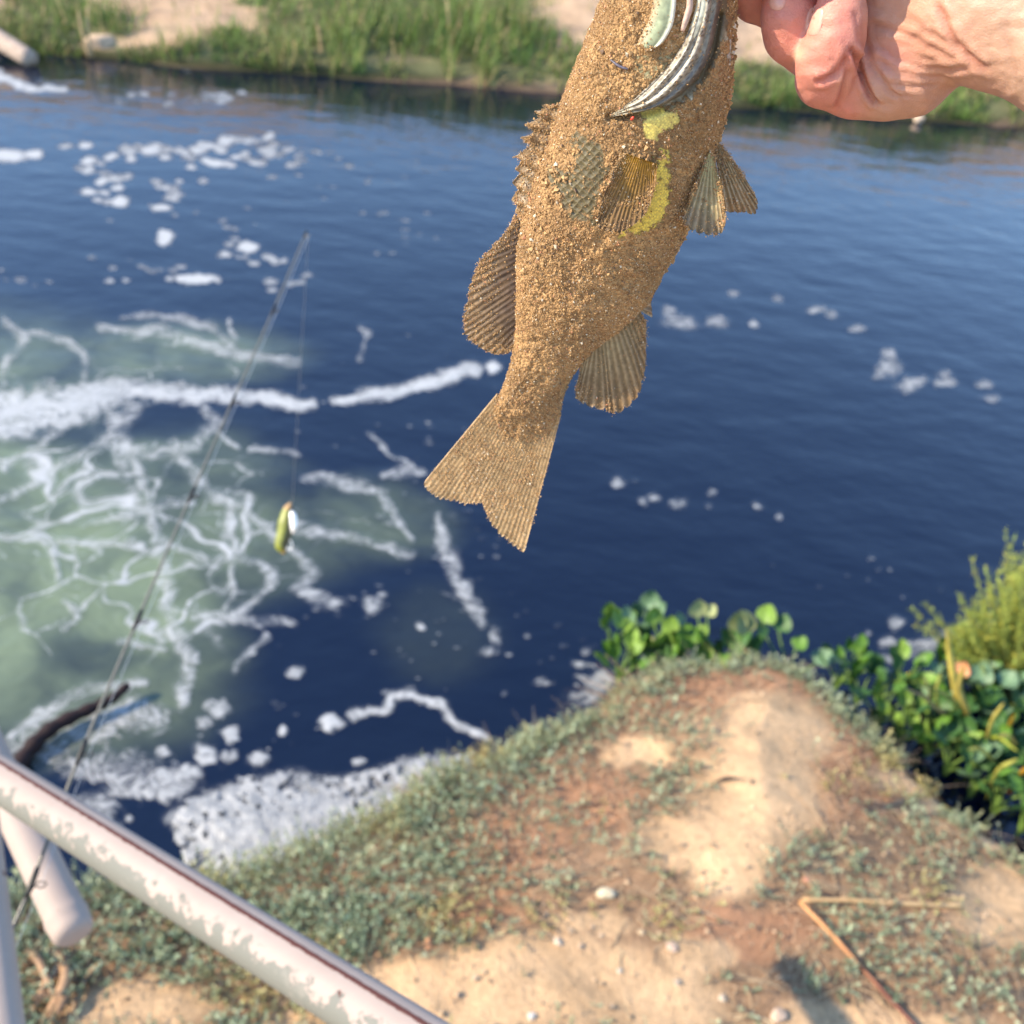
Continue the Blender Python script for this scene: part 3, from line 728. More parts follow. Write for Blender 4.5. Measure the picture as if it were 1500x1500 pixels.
def petiole_mesh():
    global pet_mesh
    if pet_mesh is None:
        t = np.linspace(0, 1, 9); P = np.stack([0 * t, .16 * np.sin(t * np.pi) * 1.0, t], -1)
        V, Fc = tube(P, np.interp(t, [0, .15, .35, 1], [.05, .09, .06, .03]), 7)
        pet_mesh = make_mesh('petiole', V, Fc, M_hyac, cols=np.tile([[.20, .33, .07]], (len(V), 1)))
    return pet_mesh
def orient(o, origin, direction, roll=0.0, scale=1.0):
    q = Vector(direction).to_track_quat('Y', 'Z'); o.rotation_euler = (q @ Vector((0, 0, 0)).rotation_difference(Vector((0, 0, 1)))).to_euler() if False else q.to_euler()
    o.location = origin; o.scale = (scale,) * 3
def hyacinth(px, py, z, n, size, cols, label, group, seed, stalk=.16, spread=.5):
    r = random.Random(seed); base = on_z(px, py, z)
    root = empty('water_hyacinth', tuple(base)); tag(root, label, 'water plant', group)
    for k in range(n):
        a = k * 2.4 + r.uniform(-.4, .4); sp = spread * r.uniform(.3, 1.0); h = stalk * r.uniform(.6, 1.15)
        tipv = Vector((math.cos(a) * sp * h, math.sin(a) * sp * h, h))
        pe = link('petiole', petiole_mesh(), root); q = tipv.to_track_quat('Z', 'Y'); pe.rotation_euler = q.to_euler(); pe.scale = (.085, .085, tipv.length)
        le = link('leaf', get_leaf(r.randrange(4), r.choice(cols)), root); s = size * r.uniform(.75, 1.2)
        el = r.uniform(.15, 1.2); d = Vector((math.cos(a) * math.cos(el), math.sin(a) * math.cos(el), math.sin(el)))
        le.location = tipv; le.rotation_euler = d.to_track_quat('Y', 'Z').to_euler(); le.scale = (s * r.uniform(.62, 1.05), s, s * r.uniform(.6, 2.2))
    return root
g1 = 'water hyacinths behind the tip of the bank'
lab1 = 'small round leaved water hyacinth in the bright green clump behind the bank tip'
tip = [(890, 945, .02, 7, .055, 'gl'), (905, 985, .02, 7, .06, 'gl'), (925, 960, .02, 7, .065, 'gdl'), (950, 985, .02, 7, .065, 'gd'), (985, 965, .02, 6, .07, 'gl'), (935, 930, .02, 5, .06, 'gt'),
       (1015, 985, .02, 6, .07, 'gl'), (1050, 975, .02, 6, .07, 'gd')]
tl = ['leftmost small water hyacinth of the bright green clump, lit leaves over dark water', 'low water hyacinth at the front left of the clump, beside the white foam', 'small water hyacinth second from the left in the clump behind the bank tip',
      'low water hyacinth half hidden by the scrub left of the bank tip', 'water hyacinth below the two upright bright leaves, mid green and low', 'small hyacinth farthest out on the water in the clump at the bank tip',
      'low bright hyacinth directly below the two pale squarish leaves', 'low hyacinth with darker leaves just behind the top of the bank tip']
for i, (a, b_, z, n, s, c) in enumerate(tip): hyacinth(a, b_ + 18, z, n, s * 1.4, c, tl[i], g1, 100 + i, .17)
def placed(name, label, base_px, zb, L, group, seed=0):
    """a plant whose large leaves stand at given places: (px, py, size m, colour, facing)"""
    base = on_z(base_px[0], base_px[1], zb); root = empty(name, tuple(base)); tag(root, label, 'water plant', group)
    dist = float((base - CAM) @ R3[2])
    for k, (a, b_, s, c, ax, ay) in enumerate(L):
        P = at_depth(np.array(a), np.array(b_), np.array(dist - .06)) - base
        pv = Vector(P); pe = link('petiole', petiole_mesh(), root); q = pv.to_track_quat('Z', 'Y'); pe.rotation_euler = q.to_euler(); pe.scale = (.10, .10, pv.length)
        le = link('leaf', get_leaf((k + seed) % 4, c), root); d = Vector((ax, .45, ay)).normalized()
        le.location = pv; m = d.to_track_quat('Y', 'Z').to_matrix(); le.rotation_euler = m.to_euler(); le.scale = (s, s, s)
    return root
placed('water_hyacinth', 'water hyacinth with upright bright green leaves at the left of the bank tip', (975, 1000), .02, [(958, 915, .085, 'l', -.2, .9), (980, 925, .075, 'l', .1, .9), (935, 948, .085, 'p', .6, .1), (920, 905, .055, 't', -.3, .6)], g1)
placed('water_hyacinth', 'water hyacinth holding two pale squarish leaves above the centre of the bank tip', (1032, 1000), .02, [(1022, 905, .085, 'p', -.1, .9), (1036, 902, .06, 'p', .5, .6), (1000, 915, .06, 't', -.6, .7), (1012, 940, .07, 'g', .3, .4)], g1, 1)
placed('water_hyacinth', 'water hyacinth with the largest pointed leaf, standing tallest over the bank tip', (1100, 1000), .02, [(1096, 930, .115, 'p', -.35, .55), (1118, 912, .09, 'l', .35, .9), (1080, 925, .09, 'p', -.1, .7), (1070, 945, .08, 'd', -.5, .5)], g1, 2)
placed('water_hyacinth', 'water hyacinth with one dark green leaf right of the tallest leaf', (1150, 1010), .02, [(1140, 925, .085, 'd', .3, .45), (1122, 932, .07, 'd', -.5, .4), (1195, 972, .09, 't', .6, .3), (1165, 950, .07, 'g', .5, .4)], g1, 3)
g2 = 'water hyacinths right of the bank'
lab2 = 'round leaved water hyacinth in the dense bed along the right edge of the bank'
LATE = []
rows = [('in the bankside row', [(1222, 1004), (1252, 1030), (1284, 1052), (1316, 1076), (1350, 1100), (1384, 1130), (1416, 1156), (1450, 1184), (1486, 1208), (1524, 1235)]),
        ('in the second row out', [(1250, 996), (1286, 1014), (1322, 1036), (1356, 1060), (1392, 1088), (1426, 1114), (1462, 1140), (1500, 1166), (1536, 1190)]),
        ('in the third row out', [(1318, 1004), (1352, 1020), (1388, 1044), (1424, 1068), (1460, 1094), (1498, 1120)]),
        ('in the row beneath the shrub', [(1392, 1006), (1428, 1022), (1464, 1044), (1500, 1066), (1470, 1002), (1510, 1020)])]
ordn = ['first', 'second', 'third', 'fourth', 'fifth', 'sixth', 'seventh', 'eighth', 'ninth', 'tenth']
rs = random.Random(3)
for ri, (wh, L_) in enumerate(rows):
    for i, (a, b_) in enumerate(L_):
        ck = rs.choice(['d', 'gd', 'gt', 'gd', 'dt', 'gdl', 'gdl']); cw = {'d': 'dark green', 'gd': 'mid green', 'gt': 'blue green', 'dt': 'dusky blue green', 'gdl': 'bright green'}[ck]
        hyacinth(a + rs.uniform(-6, 6), b_ + 12 + rs.uniform(-6, 6), .02, 7, rs.uniform(.065, .09), ck, '%s hyacinth, %s from the bank tip %s' % (cw, ordn[i], wh), g2, 200 + ri * 20 + i, .17, .7)
for pts_, w_, c_, lb_ in [([(1440, 1110), (1452, 1060), (1470, 1030)], .010, (.62, .52, .12), 'straw yellow sword leaf leaning right above the lavender flower'), ([(1385, 1060), (1372, 1020), (1378, 985)], .009, (.50, .50, .12), 'thin upright olive sword leaf left of the tall yellow one'),
        ([(1470, 1130), (1440, 1100), (1418, 1098)], .010, (.55, .50, .10), 'yellow green sword leaf arching left below the lavender flower'), ([(1500, 1110), (1480, 1080), (1462, 1078)], .009, (.66, .48, .10), 'curled straw sword leaf right of the lavender flower'),
        ([(1445, 1170), (1462, 1130), (1490, 1112)], .011, (.52, .50, .10), 'broad yellow green sword leaf low in the hyacinths by the frame edge'), ([(1350, 1050), (1362, 1015), (1352, 990)], .007, (.50, .34, .16), 'thin brown sword leaf nearest the tip of the bank')]:
    LATE.append((pts_, w_, c_, lb_))
placed('water_hyacinth', 'water hyacinth with one bright yellow leaf at the right of the bank tip', (1365, 1030), .02, [(1330, 1004, .07, 'y', .5, .5), (1392, 1000, .06, 't', .3, .6)], g2, 1)
placed('water_hyacinth', 'water hyacinth with a broad pale blue green leaf under the feathery shrub', (1450, 1060), .02, [(1432, 1002, .10, 't', .2, .5), (1468, 1005, .09, 't', .5, .3), (1478, 1135, .11, 'd', .1, .5), (1420, 1090, .09, 'd', -.3, .5)], g2, 2)
# hyacinth flower
base = on_z(1452, 1095, .05); fl = empty('hyacinth_flower', tuple(base)); tag(fl, 'small lavender water hyacinth flower among the leaves at right', 'flower')
top = at_depth(np.array(1452.), np.array(1064.), np.array(float((base - CAM) @ R3[2]) - .04)) - base
V, Fc = tube(np.array([[0, 0, 0], top * .5, top]), .004, 6); link('stem', make_mesh('stem', V, Fc, M_hyac, cols=np.tile([[.15, .25, .06]], (len(V), 1))), fl)
pm = leaf_blade(2, .022); pmesh = make_mesh('petal', pm[0], pm[1], M_hyac, cols=np.tile([[.42, .36, .72]], (len(pm[0]), 1)))
for k in range(7):
    o = link('petal', pmesh, fl, tuple(top + np.array([0, 0, -.006 * (k % 3)]))); o.rotation_euler = (.5, 0, k * .95)
# yellow sword-like leaves
def blade(name, pts, w, c, z0, label, group, dd=0.0):
    base = on_z(pts[0][0], pts[0][1], z0); dist = float((base - CAM) @ R3[2])
    P = np.array([base] + [at_depth(np.array(float(a)), np.array(float(b_)), np.array(dist - .10 - .085 * (i + 1) - dd)) for i, (a, b_) in enumerate(pts[1:])])
    S = smooth_line(P, 16); T = unit(np.gradient(S, axis=0)); vw = unit(CAM - S); sdv_ = unit(np.cross(T, vw + [0.3, 0, .2])); ww = (w * np.sqrt(np.sin(np.linspace(.5, 3.05, 16))))[:, None]
    nn_ = np.cross(sdv_, T)
    V = np.stack([S - sdv_ * ww, S + nn_ * .3 * ww, S + sdv_ * ww, S + nn_ * (.3 * ww - .0015)], 1).reshape(-1, 3)
    cc = np.array(c) * RNG.uniform(.85, 1.15, (len(V), 1)); o = part(name, V, grid_faces(16, 4, True), M_hyac, cols=cc); tag(o, label, 'leaf', group); return o
g3 = 'sword shaped leaves in the plants at right'
blade('sword_leaf', [(1412, 1060), (1402, 1020), (1392, 960), (1388, 922)], .017, (.68, .55, .12), .03, 'tall upright yellow sword leaf at the right of the bank tip', g3)
blade('sword_leaf', [(1424, 1075), (1416, 1040), (1405, 1010), (1412, 975)], .015, (.66, .50, .12), .03, 'broad straw yellow sword leaf just right of the tallest one', g3, .04)
blade('sword_leaf', [(1422, 1080), (1400, 1030), (1365, 1008), (1350, 1004)], .010, (.42, .44, .09), .03, 'arching olive sword leaf bending left over the hyacinths', g3)
blade('sword_leaf', [(1470, 1090), (1480, 1060), (1486, 1046)], .013, (.80, .48, .03), .06, 'orange yellow sword leaf near the right edge', g3)
blade('sword_leaf', [(1430, 1095), (1460, 1080), (1490, 1100)], .010, (.40, .45, .05), .06, 'green yellow sword leaf arching right beside the lavender flower', g3)
blade('sword_leaf', [(1420, 1070), (1375, 1040), (1355, 1022), (1330, 1010)], .008, (.45, .32, .14), .06, 'thin brownish sword leaf bending left below the olive one', g3, .03)
blade('sword_leaf', [(1480, 1160), (1500, 1130), (1520, 1128)], .014, (.66, .36, .04), .06, 'curled orange sword leaf at the lower right edge of the plants', g3)
fo_ = placed('water_hyacinth', 'orange pink fading hyacinth leaf beside the tall yellow sword leaf', (1410, 1050), .02, [(1404, 990, .07, 'y', .3, .9)], g2)
for ch in fo_.children:
    if ch.name.startswith('leaf'):
        me = ch.data.copy(); c = np.ones((len(me.vertices), 4), np.float32); c[:, :3] = (.78, .38, .18); me.color_attributes['tint'].data.foreach_set('color', c.ravel()); ch.data = me
for q_ in LATE: blade('sword_leaf', q_[0], q_[1], q_[2], .06, q_[3], g3, .06)
# feathery shrub
base = on_z(1485, 1010, .05); shr = empty('feathery_shrub', tuple(base)); tag(shr, 'feathery yellow green shrub leaning over the water at the right edge', 'shrub')
dist = float((base - CAM) @ R3[2]); nb = 330
tpx = RNG.uniform(1385, 1660, nb); tpy = RNG.uniform(0, 1, nb) ** 1.25 * 185 + 806; tpy = np.where(tpx < 1480, np.maximum(tpy, 950 - (tpx - 1385) * 1.30 + RNG.uniform(-12, 12, nb)), tpy)
TP = at_depth(tpx, tpy, dist + RNG.normal(size=nb) * .11 - .05); 
ex = at_depth(np.array([1330., 1345, 1370, 1352, 1425, 1400, 1468, 1478, 1395]), np.array([897., 885, 905, 908, 818, 870, 790, 772, 925]), np.full(9, dist)); TP = np.vstack([TP, ex]); nb = len(TP); tpx_ = np.r_[tpx, np.full(9, 1440.)]
B0 = base + np.stack([(tpx_ - 1485) * .0011 * 1.0, RNG.normal(size=nb) * .07, 0 * tpx_], -1); D = TP - B0; Ln = np.linalg.norm(D, axis=1)
cu = RNG.normal(size=(nb, 3)) * .02
sv, sf, scc, SPt = strands(B0, unit(D), Ln, cu, np.full(nb, .003), 6, np.tile([[.20, .22, .06]], (nb, 1)))
part('stem', sv, sf, M_leaf, shr, smooth=False, cols=scc)
K = 100; tt = RNG.uniform(.3, 1, (nb, K)) ** .75; pos = B0[:, None] + D[:, None] * tt[..., None] + cu[:, None] * (tt ** 2)[..., None]
dd = unit(RNG.normal(size=(nb, K, 3)) * .8 + unit(D)[:, None]); c1 = np.array([.30, .36, .07]) * RNG.uniform(.6, 1.5, (nb * K, 1)); yl = (RNG.random((nb * K, 1)) < .25); c1 = np.where(yl, c1 * [1.5, 1.15, .9], c1)
ll = RNG.uniform(.012, .034, nb * K)
lv, lf, lc = leaves(pos.reshape(-1, 3), dd.reshape(-1, 3), ll, ll * .10, c1)
o = part('foliage', lv, lf, M_leaf, shr, smooth=False, cols=lc); o['kind'] = 'stuff'

# ------------------------------------------------------------------ far bank
A0 = on_z(0, 78, 0.0); B0_ = on_z(1500, 188, 0.0); dirv = unit(B0_ - A0); nrm = np.array([-dirv[1], dirv[0], 0]);
if nrm[1] < 0: nrm = -nrm
def far_z(u, v):
    """u along the bank (m from A0), v away from the water"""
    w = v + .5 * (fbm(u * .8, u * 0 + 3, 81) - .5)
    return np.where(w > 0, .10 * sstep(0, .3, w) + .34 * np.clip(w, 0, 6) + .10 * np.maximum(0, np.clip(w, 0, 60) - 6) + .25 * (fbm(u * .7, v * .7, 82) - .5) * sstep(0, 1.5, w) + .08 * (fbm(u * 3, v * 3, 83) - .5), w * .8)
uu = np.r_[np.linspace(-60, -6, 40)[:-1], np.linspace(-6, 24, 260), np.linspace(24, 80, 40)[1:]]; vv = np.r_[np.linspace(-1.2, 7, 150), np.geomspace(7.2, 70, 30)]
U, Vv = np.meshgrid(uu, vv, indexing='ij')
def far_P(u, v): return A0 + dirv * np.asarray(u)[..., None] + nrm * np.asarray(v)[..., None] + np.stack([0 * u, 0 * u, far_z(u, v)], -1)
FP = far_P(U, Vv).reshape(-1, 3); qx, qy = to_px(FP)
FG = [(60, 40, 130, 35), (70, 0, 60, 30), (330, 62, 60, 24), (430, 50, 60, 45), (520, 30, 90, 70), (640, 30, 110, 70), (700, 60, 110, 45), (800, 95, 120, 30), (400, 2, 60, 12), (640, -10, 150, 50), (1100, 125, 70, 35), (1180, 160, 200, 16),
      (1420, 150, 80, 30), (1300, 165, 150, 15), (1350, 80, 100, 60), (250, 85, 300, 14), (640, 104, 400, 16), (1200, 170, 400, 14), (1000, 130, 60, 20)]
def fgreen(px, py):
    w = 40 * (fbm(px / 50, py / 30, 91) - .5)
    return sstep(.12, .6, blobs(px + w, py + w * .5, FG))
fg = fgreen(qx, qy)[:, None]; nz = fbm(FP[:, 0] * 2, FP[:, 1] * 2, 92)[:, None]
col = (np.array([.50, .345, .225]) * (.75 + .5 * nz)) * (1 - fg) + np.array([.15, .15, .07]) * fg
col = col * (1 - .7 * sstep(.13, .02, FP[:, 2])[:, None])  # shade of an undercut bank painted into the colour along the waterline
fbk = part('far_bank', FP, grid_faces(len(uu), len(vv)), MG, cols=col); tag(fbk, kind='structure')
n = 90000
u = RNG.uniform(-3, 21, n); v = RNG.uniform(0, 1, n) ** 1.3 * 6.5
P = far_P(u, v); qx, qy = to_px(P); g = fgreen(qx, qy)
front = sstep(.45, .1, v) * (vnoise(u * 2, u * 0, 95) > .45)
ok = (RNG.random(n) < g * .55 + .04 + .45 * front) & (v > .04) & (qy > -140)
for rx_, ry_, rw_ in [(150, 66, 24), (607, 95, 14), (635, 92, 14), (680, 96, 12), (741, 100, 14), (470, 78, 9), (545, 86, 9), (1462, 165, 16), (300, 74, 9)]: ok &= ~((np.abs(qx - rx_) < rw_) & (v < .4))
ok &= True
P = P[ok]; g = g[ok]; ns = len(P); v = v[ok]; u = u[ok]
tall = 1 + 1.5 * sstep(.62, .75, vnoise(u * 1.6, v * 1.2, 96)) * (v < 1.6) 
d = unit(RNG.normal(size=(ns, 3)) * [.3, .3, .05] + [0, 0, 1]); L = RNG.uniform(.06, .17, ns) * tall
patch = fbm(P[:, 0] * 1.3, P[:, 1] * 1.3, 98)[:, None]; r1 = RNG.random((ns, 1))
cg = np.array([.075, .15, .025]) * (1 - patch) * 1.5 + np.array([.27, .30, .10]) * patch * .9
cg = np.where(r1 < .16 + .25 * (1 - g[:, None]), np.array([.42, .33, .16]), cg) * RNG.uniform(.7, 1.3, (ns, 1))
V, Fc, C, _ = strands(P, d, L, RNG.normal(size=(ns, 3)) * .05 * [1, 1, .3], RNG.uniform(.006, .014, ns), 2, cg, flat=True)
o = part('bank_grass', V, Fc, M_grass, smooth=False, cols=C); tag(o, 'blurred green and straw coloured grass growing along the far bank', 'grass', kind='stuff')
def bank_uv(px, py, z=.05):
    p = on_z(px, py, z) - A0; return p @ dirv, p @ nrm
def far_rock(px, py, s, c, lab, seed, flat=.75):
    p = on_z(px, py, .02); k = float((p - CAM) @ R3[2]) / F * s * 1.15
    o = link('rock', stone_mesh('rock', (k, k * .9, k * flat), seed, M_stone, c), loc=tuple(p + [0, 0, k * flat * .5])); o.rotation_euler = (0, 0, seed)
    tag(o, lab, 'rock', 'rocks along the far waterline')
far_rock(150, 76, 22, (.60, .43, .29), 'largest tan boulder at the far waterline, near the top left', 1)
far_rock(607, 104, 13, (.20, .14, .11), 'dark brown rock at the far waterline below tall green grass', 2)
far_rock(635, 102, 12, (.62, .48, .33), 'bright tan rock touching the dark rock on the far waterline', 3)
far_rock(680, 106, 12, (.50, .34, .26), 'pinkish rock midway between the bright tan rock and the fish', 4)
far_rock(741, 112, 12, (.62, .44, .31), 'pointed tan rock on the far waterline closest to the fish', 5, 1.1)
far_rock(470, 86, 9, (.58, .42, .28), 'small tan rock at the foot of the grass left of the dark rock', 6)
far_rock(545, 94, 9, (.50, .42, .26), 'small ochre rock left of the dark rock', 7)
far_rock(390, 88, 7, (.48, .36, .22), 'small brownish rock on the far waterline right of the largest boulder', 8)
far_rock(1462, 172, 12, (.66, .55, .44), 'pale rock on the far waterline below the forearm', 9, .6)
far_rock(300, 80, 8, (.42, .30, .20), 'low brown rock on the far waterline just right of the largest boulder', 10)
far_rock(586, 103, 8, (.42, .30, .22), 'small reddish rock touching the left side of the dark rock', 11)
far_rock(1345, 178, 8, (.56, .42, .30), 'small tan rock on the far waterline below the palm', 12)
p0 = on_z(np.array([-60, -10, 45]), np.array([48, 66, 82]), .12); p0[:, 2] = [.30, .22, .08]
V, Fc = tube(smooth_line(p0, 14), np.linspace(.13, .10, 14), 9)
o = part('driftwood_log', V, Fc, M_wood, cols=np.tile([[.42, .32, .25]], (len(V), 1))); tag(o, 'bleached driftwood log sloping into the river at the top left corner', 'log')
for i, (a, h) in enumerate([(698, .62), (465, .5), (655, .8), (130, .5), (140, .55)]):
    p = on_z(a, 100 if a > 300 else 84, .02); t = np.linspace(0, 1, 8)
    S = p + np.stack([.05 * np.sin(t * 2 + i), 0 * t, t * h], -1); V, Fc = tube(S, np.linspace(.02, .008, 8), 6)
    o = part('dead_stalk', V, Fc, M_reed, cols=np.tile([[.55, .38, .2]], (len(V), 1))); tag(o, ['dry stalk standing in the far grass between the pinkish and pointed rocks', 'dry stalk in the grass above the small tan rock left of centre', 'tall dry stalk in the far grass behind the bright tan rock', 'dry stalk just left of the largest far boulder', 'dry stalk directly behind the largest far boulder'][i], 'stalk', 'dry stalks on the far bank')

# ------------------------------------------------------------------ metal railing
def paint_mat():
    m, nt, b, out = new_mat('old white paint'); N = NT(nt); v = N.obj()
    ar = N.attr('seam'); n1 = N.noise(v, 60, 8, .65); n2 = N.noise(v, 9, 5, .6); sp = N.noise(v, 38, 3, .5)
    seam = N.math('SUBTRACT', ar, N.mapr(N.noise(v, 110, 6, .7), .3, .7, -.10, .16))
    seam = N.mapr(seam, .40, .50, 0, 1)
    chip = N.math('MULTIPLY', N.mapr(sp, .70, .73, 0, 1), N.mapr(n2, .45, .55, 0, 1))
    rust = N.math('MAXIMUM', seam, chip, clamp=True)
    grey = N.mapr(N.math('ADD', N.attr('lower_grey'), N.mapr(n1, .3, .7, -.28, .28)), .44, .52, 0, 1)
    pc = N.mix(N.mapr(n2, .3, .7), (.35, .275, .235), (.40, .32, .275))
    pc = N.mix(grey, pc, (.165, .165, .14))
    dirt = N.mapr(N.noise(v, 25, 8, .7), .55, .72, 0, .35)
    pc = N.mix(dirt, pc, (.45, .38, .33))
    nt.links.new(N.mix(rust, pc, (.105, .035, .028)), b.inputs['Base Color'])
    nt.links.new(N.mapr(rust, 0, 1, .7, .9), b.inputs['Roughness'])
    nt.links.new(N.bump(N.math('SUBTRACT', N.math('MULTIPLY', n1, .25), N.math('MULTIPLY', N.math('MAXIMUM', rust, N.math('MULTIPLY', grey, .5)), .6)), .8, .0012), b.inputs['Normal'])
    return m
M_paint = paint_mat()
railing = empty('metal_railing', tuple(at_depth(np.array(0.), np.array(1130.), np.array(1.5)) * [1, 1, 0] + [0, 0, .5]))
tag(railing, 'peeling pinkish white tubular metal railing with rusty seam at the lower left', 'railing')
def pipe(name, a, b_, r, seam_ang=None, n=60, k=48, round_end=False):
    A_, B_ = at_depth(np.array(float(a[0])), np.array(float(a[1])), np.array(a[2])), at_depth(np.array(float(b_[0])), np.array(float(b_[1])), np.array(b_[2]))
    t = np.linspace(0, 1, n)[:, None]; P = A_ + (B_ - A_) * t
    T = unit(B_ - A_); tw = unit(CAM - P); 
    mid = unit(CAM - (A_ + B_) / 2); N_ = unit(mid - T * mid.dot(T)); Bn = np.cross(T, N_)    # N_ faces the camera, Bn across
    if Bn[2] < 0: Bn = -Bn
    th = np.linspace(0, 2 * np.pi, k, endpoint=False)
    rr_ = np.full(n, r)
    if round_end:
        L_ = np.linalg.norm(B_ - A_); s = (1 - t[:, 0]) * L_
        rr_ = r * (1 + .07 * np.exp(-((s - .022) / .008) ** 2))
    V = P[:, None] + rr_[:, None, None] * (np.cos(th)[None, :, None] * N_ + np.sin(th)[None, :, None] * Bn)
    if round_end:                                           # blunt welded cap
        caps = [(.94, .006), (.8, .011), (.55, .013), (.2, .014)]
        ext = [B_ + T * z + r * q * (np.cos(th)[:, None] * N_ + np.sin(th)[:, None] * Bn) for q, z in caps]
        V = np.concatenate([V, np.array(ext)], 0); n += len(caps)
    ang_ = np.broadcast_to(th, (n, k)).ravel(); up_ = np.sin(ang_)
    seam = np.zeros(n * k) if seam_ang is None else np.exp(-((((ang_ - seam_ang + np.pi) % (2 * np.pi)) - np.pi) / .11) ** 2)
    lower_grey = .42 + (-.45 * up_ - .10) * (seam_ang is not None) - .4 * (seam_ang is None)  # seamed pipe turns greyer towards its lower side
    V = V.reshape(-1, 3); V = V + unit(V - np.repeat(np.vstack([P, np.tile(B_, (n - len(P), 1))]), k, 0)) * (seam * .0008)[:, None]
    Fc = [tuple(f) for f in grid_faces(n, k, True)] + [tuple(range(k))[::-1], tuple((n - 1) * k + i for i in range(k))]
    return part(name, V, Fc, M_paint, railing, attrs={'seam': seam, 'lower_grey': lower_grey})
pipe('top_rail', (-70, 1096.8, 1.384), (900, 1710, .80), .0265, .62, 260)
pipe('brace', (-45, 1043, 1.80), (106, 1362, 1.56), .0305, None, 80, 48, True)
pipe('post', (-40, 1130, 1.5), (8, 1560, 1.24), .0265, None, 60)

# ------------------------------------------------------------------ fishing rod, line and lure
rod_px = [(-50, 1520, 1.40), (25, 1345, 1.47), (48, 1290, 1.49), (122, 1095, 1.575), (205, 900, 1.67), (278, 730, 1.765), (340, 590, 1.85), (400, 455, 1.93), (447, 344, 2.0)]
RP = np.array([at_depth(np.array(float(a)), np.array(float(b_)), np.array(c_)) for a, b_, c_ in rod_px])
rod = empty('fishing_rod', tuple(RP[0])); tag(rod, 'slender dark fishing rod leaning out over the foamy water', 'fishing rod')
S = smooth_line(RP, 90); rad_ = np.interp(np.linspace(0, 8, 90), [0, 1, 4, 8], [.0036, .0032, .0022, .0012])
V, Fc = tube(S, rad_, 12)
tt = np.repeat(np.linspace(0, 1, 90), 12)[:, None]; cc = np.array([.06, .06, .055]) * (1 - sstep(.1, .55, tt)) + np.array([.15, .14, .11]) * sstep(.1, .55, tt)
M_rod = tint_mat('rod blank', .3, 200, .1, 0, spec=.6); M_black = tint_mat('black thread', .45, 200, .1, 0)
part('blank', V, Fc, M_rod, rod, cols=cc)
Tn = unit(np.gradient(S, axis=0)); gp = []
for k, j_ in enumerate(range(2, 9)):
    i = int(round(j_ / 8 * 89)); p = S[i]; T = Tn[i]; side = unit(rt.__array__() if False else R3[0] - T * (R3[0] @ T)); s = 1 - .09 * k
    w = rad_[i] + .0006
    a_, f_ = tube(np.array([p - T * .022 * s, p - T * .01 * s, p + T * .01 * s, p + T * .022 * s])[0:4], [w * .9, w * 1.25, w * 1.25, w * .9], 10)
    wr = part('guide_wrap', a_, f_, M_black, rod, cols=np.tile([[.015, .015, .015]], (len(a_), 1)))
    c = p + side * (.010 * s + w); th = np.linspace(0, 2 * np.pi, 21); n2 = np.cross(T, side)
    ring = c + .0068 * s * (np.cos(th)[:, None] * side + np.sin(th)[:, None] * unit(n2 + T * .9)); gp.append(c)
    a_, f_ = tube(ring, .0011, 8, False); a2, f2 = tube(np.array([p - T * .018 * s, p + side * (w + .003) - T * .002, c - side * .006 * s]), .0009, 6)
    a_, f_ = merge([(a_, f_), (a2, f2)])
    part('line_guide', a_, f_, M_black, rod, cols=np.tile([[.03, .03, .03] if k < 6 else [.25, .25, .24]], (len(a_), 1)))
m_l, nt, b, out = new_mat('fishing line'); b.inputs['Base Color'].default_value = (.42, .46, .50, 1); b.inputs['Roughness'].default_value = .3
lure_top = on_y(428, 737, RP[-1][1] + .02)
LP = np.vstack([[S[5] + [.02, 0, .01]], np.array(gp), [lure_top]])
V, Fc = tube(LP, .00042, 6)
ln = part('fishing_line', V, Fc, m_l); tag(ln, 'thin fishing line running up the rod and hanging down to the lure', 'fishing line')
# lure: paddle-shaped green bait with a bright plate
k = float((lure_top - CAM) @ R3[2])
def lp(a, b_, d=0.0): return at_depth(np.asarray(a, float), np.asarray(b_, float), k - np.asarray(d, float) * np.ones(np.shape(a)))
lure = empty('fishing_lure', tuple(lure_top)); tag(lure, 'olive green fishing lure with a bright silver blade hanging over the foam', 'lure')
cl_ = smooth_line(np.array([[426, 736], [422, 748], [419, 765], [416, 783], [412, 798], [417, 811]]), 26); lw = np.interp(np.linspace(0, 1, 26), [0, .15, .4, .65, .85, 1], [1.2, 7, 11.5, 10.5, 9, 2.5]) * k / F
C3 = lp(cl_[:, 0], cl_[:, 1]); V, Fc = tube(C3, lw, 16)
V = V + 0; cc = np.array([.22, .24, .02]) * RNG.uniform(.7, 1.2, (len(V), 1)); tt = np.repeat(np.linspace(0, 1, 26), 16)[:, None]; cc = np.where(tt < .18, [.50, .30, .12], cc); cc = np.where(tt > .93, [.5, .32, .1], cc)
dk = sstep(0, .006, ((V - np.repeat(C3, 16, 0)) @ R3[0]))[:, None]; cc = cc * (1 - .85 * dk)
part('bait_body', V, Fc, M_gloss, lure, cols=cc)
cl_ = np.array([[426, 748], [429, 755], [430, 765], [430, 774], [428, 782]]); V, Fc = tube(smooth_line(lp(cl_[:, 0], cl_[:, 1], .018), 14), np.array([.1, .45, .75, .9, 1, 1, 1, 1, 1, .9, .8, .6, .4, .1]) * .0082, 12)
m_s, nt, b, out = new_mat('silver blade'); b.inputs['Base Color'].default_value = (.95, .93, .88, 1); b.inputs['Metallic'].default_value = .35; b.inputs['Roughness'].default_value = .3
part('blade', V, Fc, m_s, lure)
cl_ = np.array([[424, 790], [428, 797], [425, 805], [419, 803]]); V, Fc = tube(smooth_line(lp(cl_[:, 0], cl_[:, 1], .008), 16), .0011, 6)
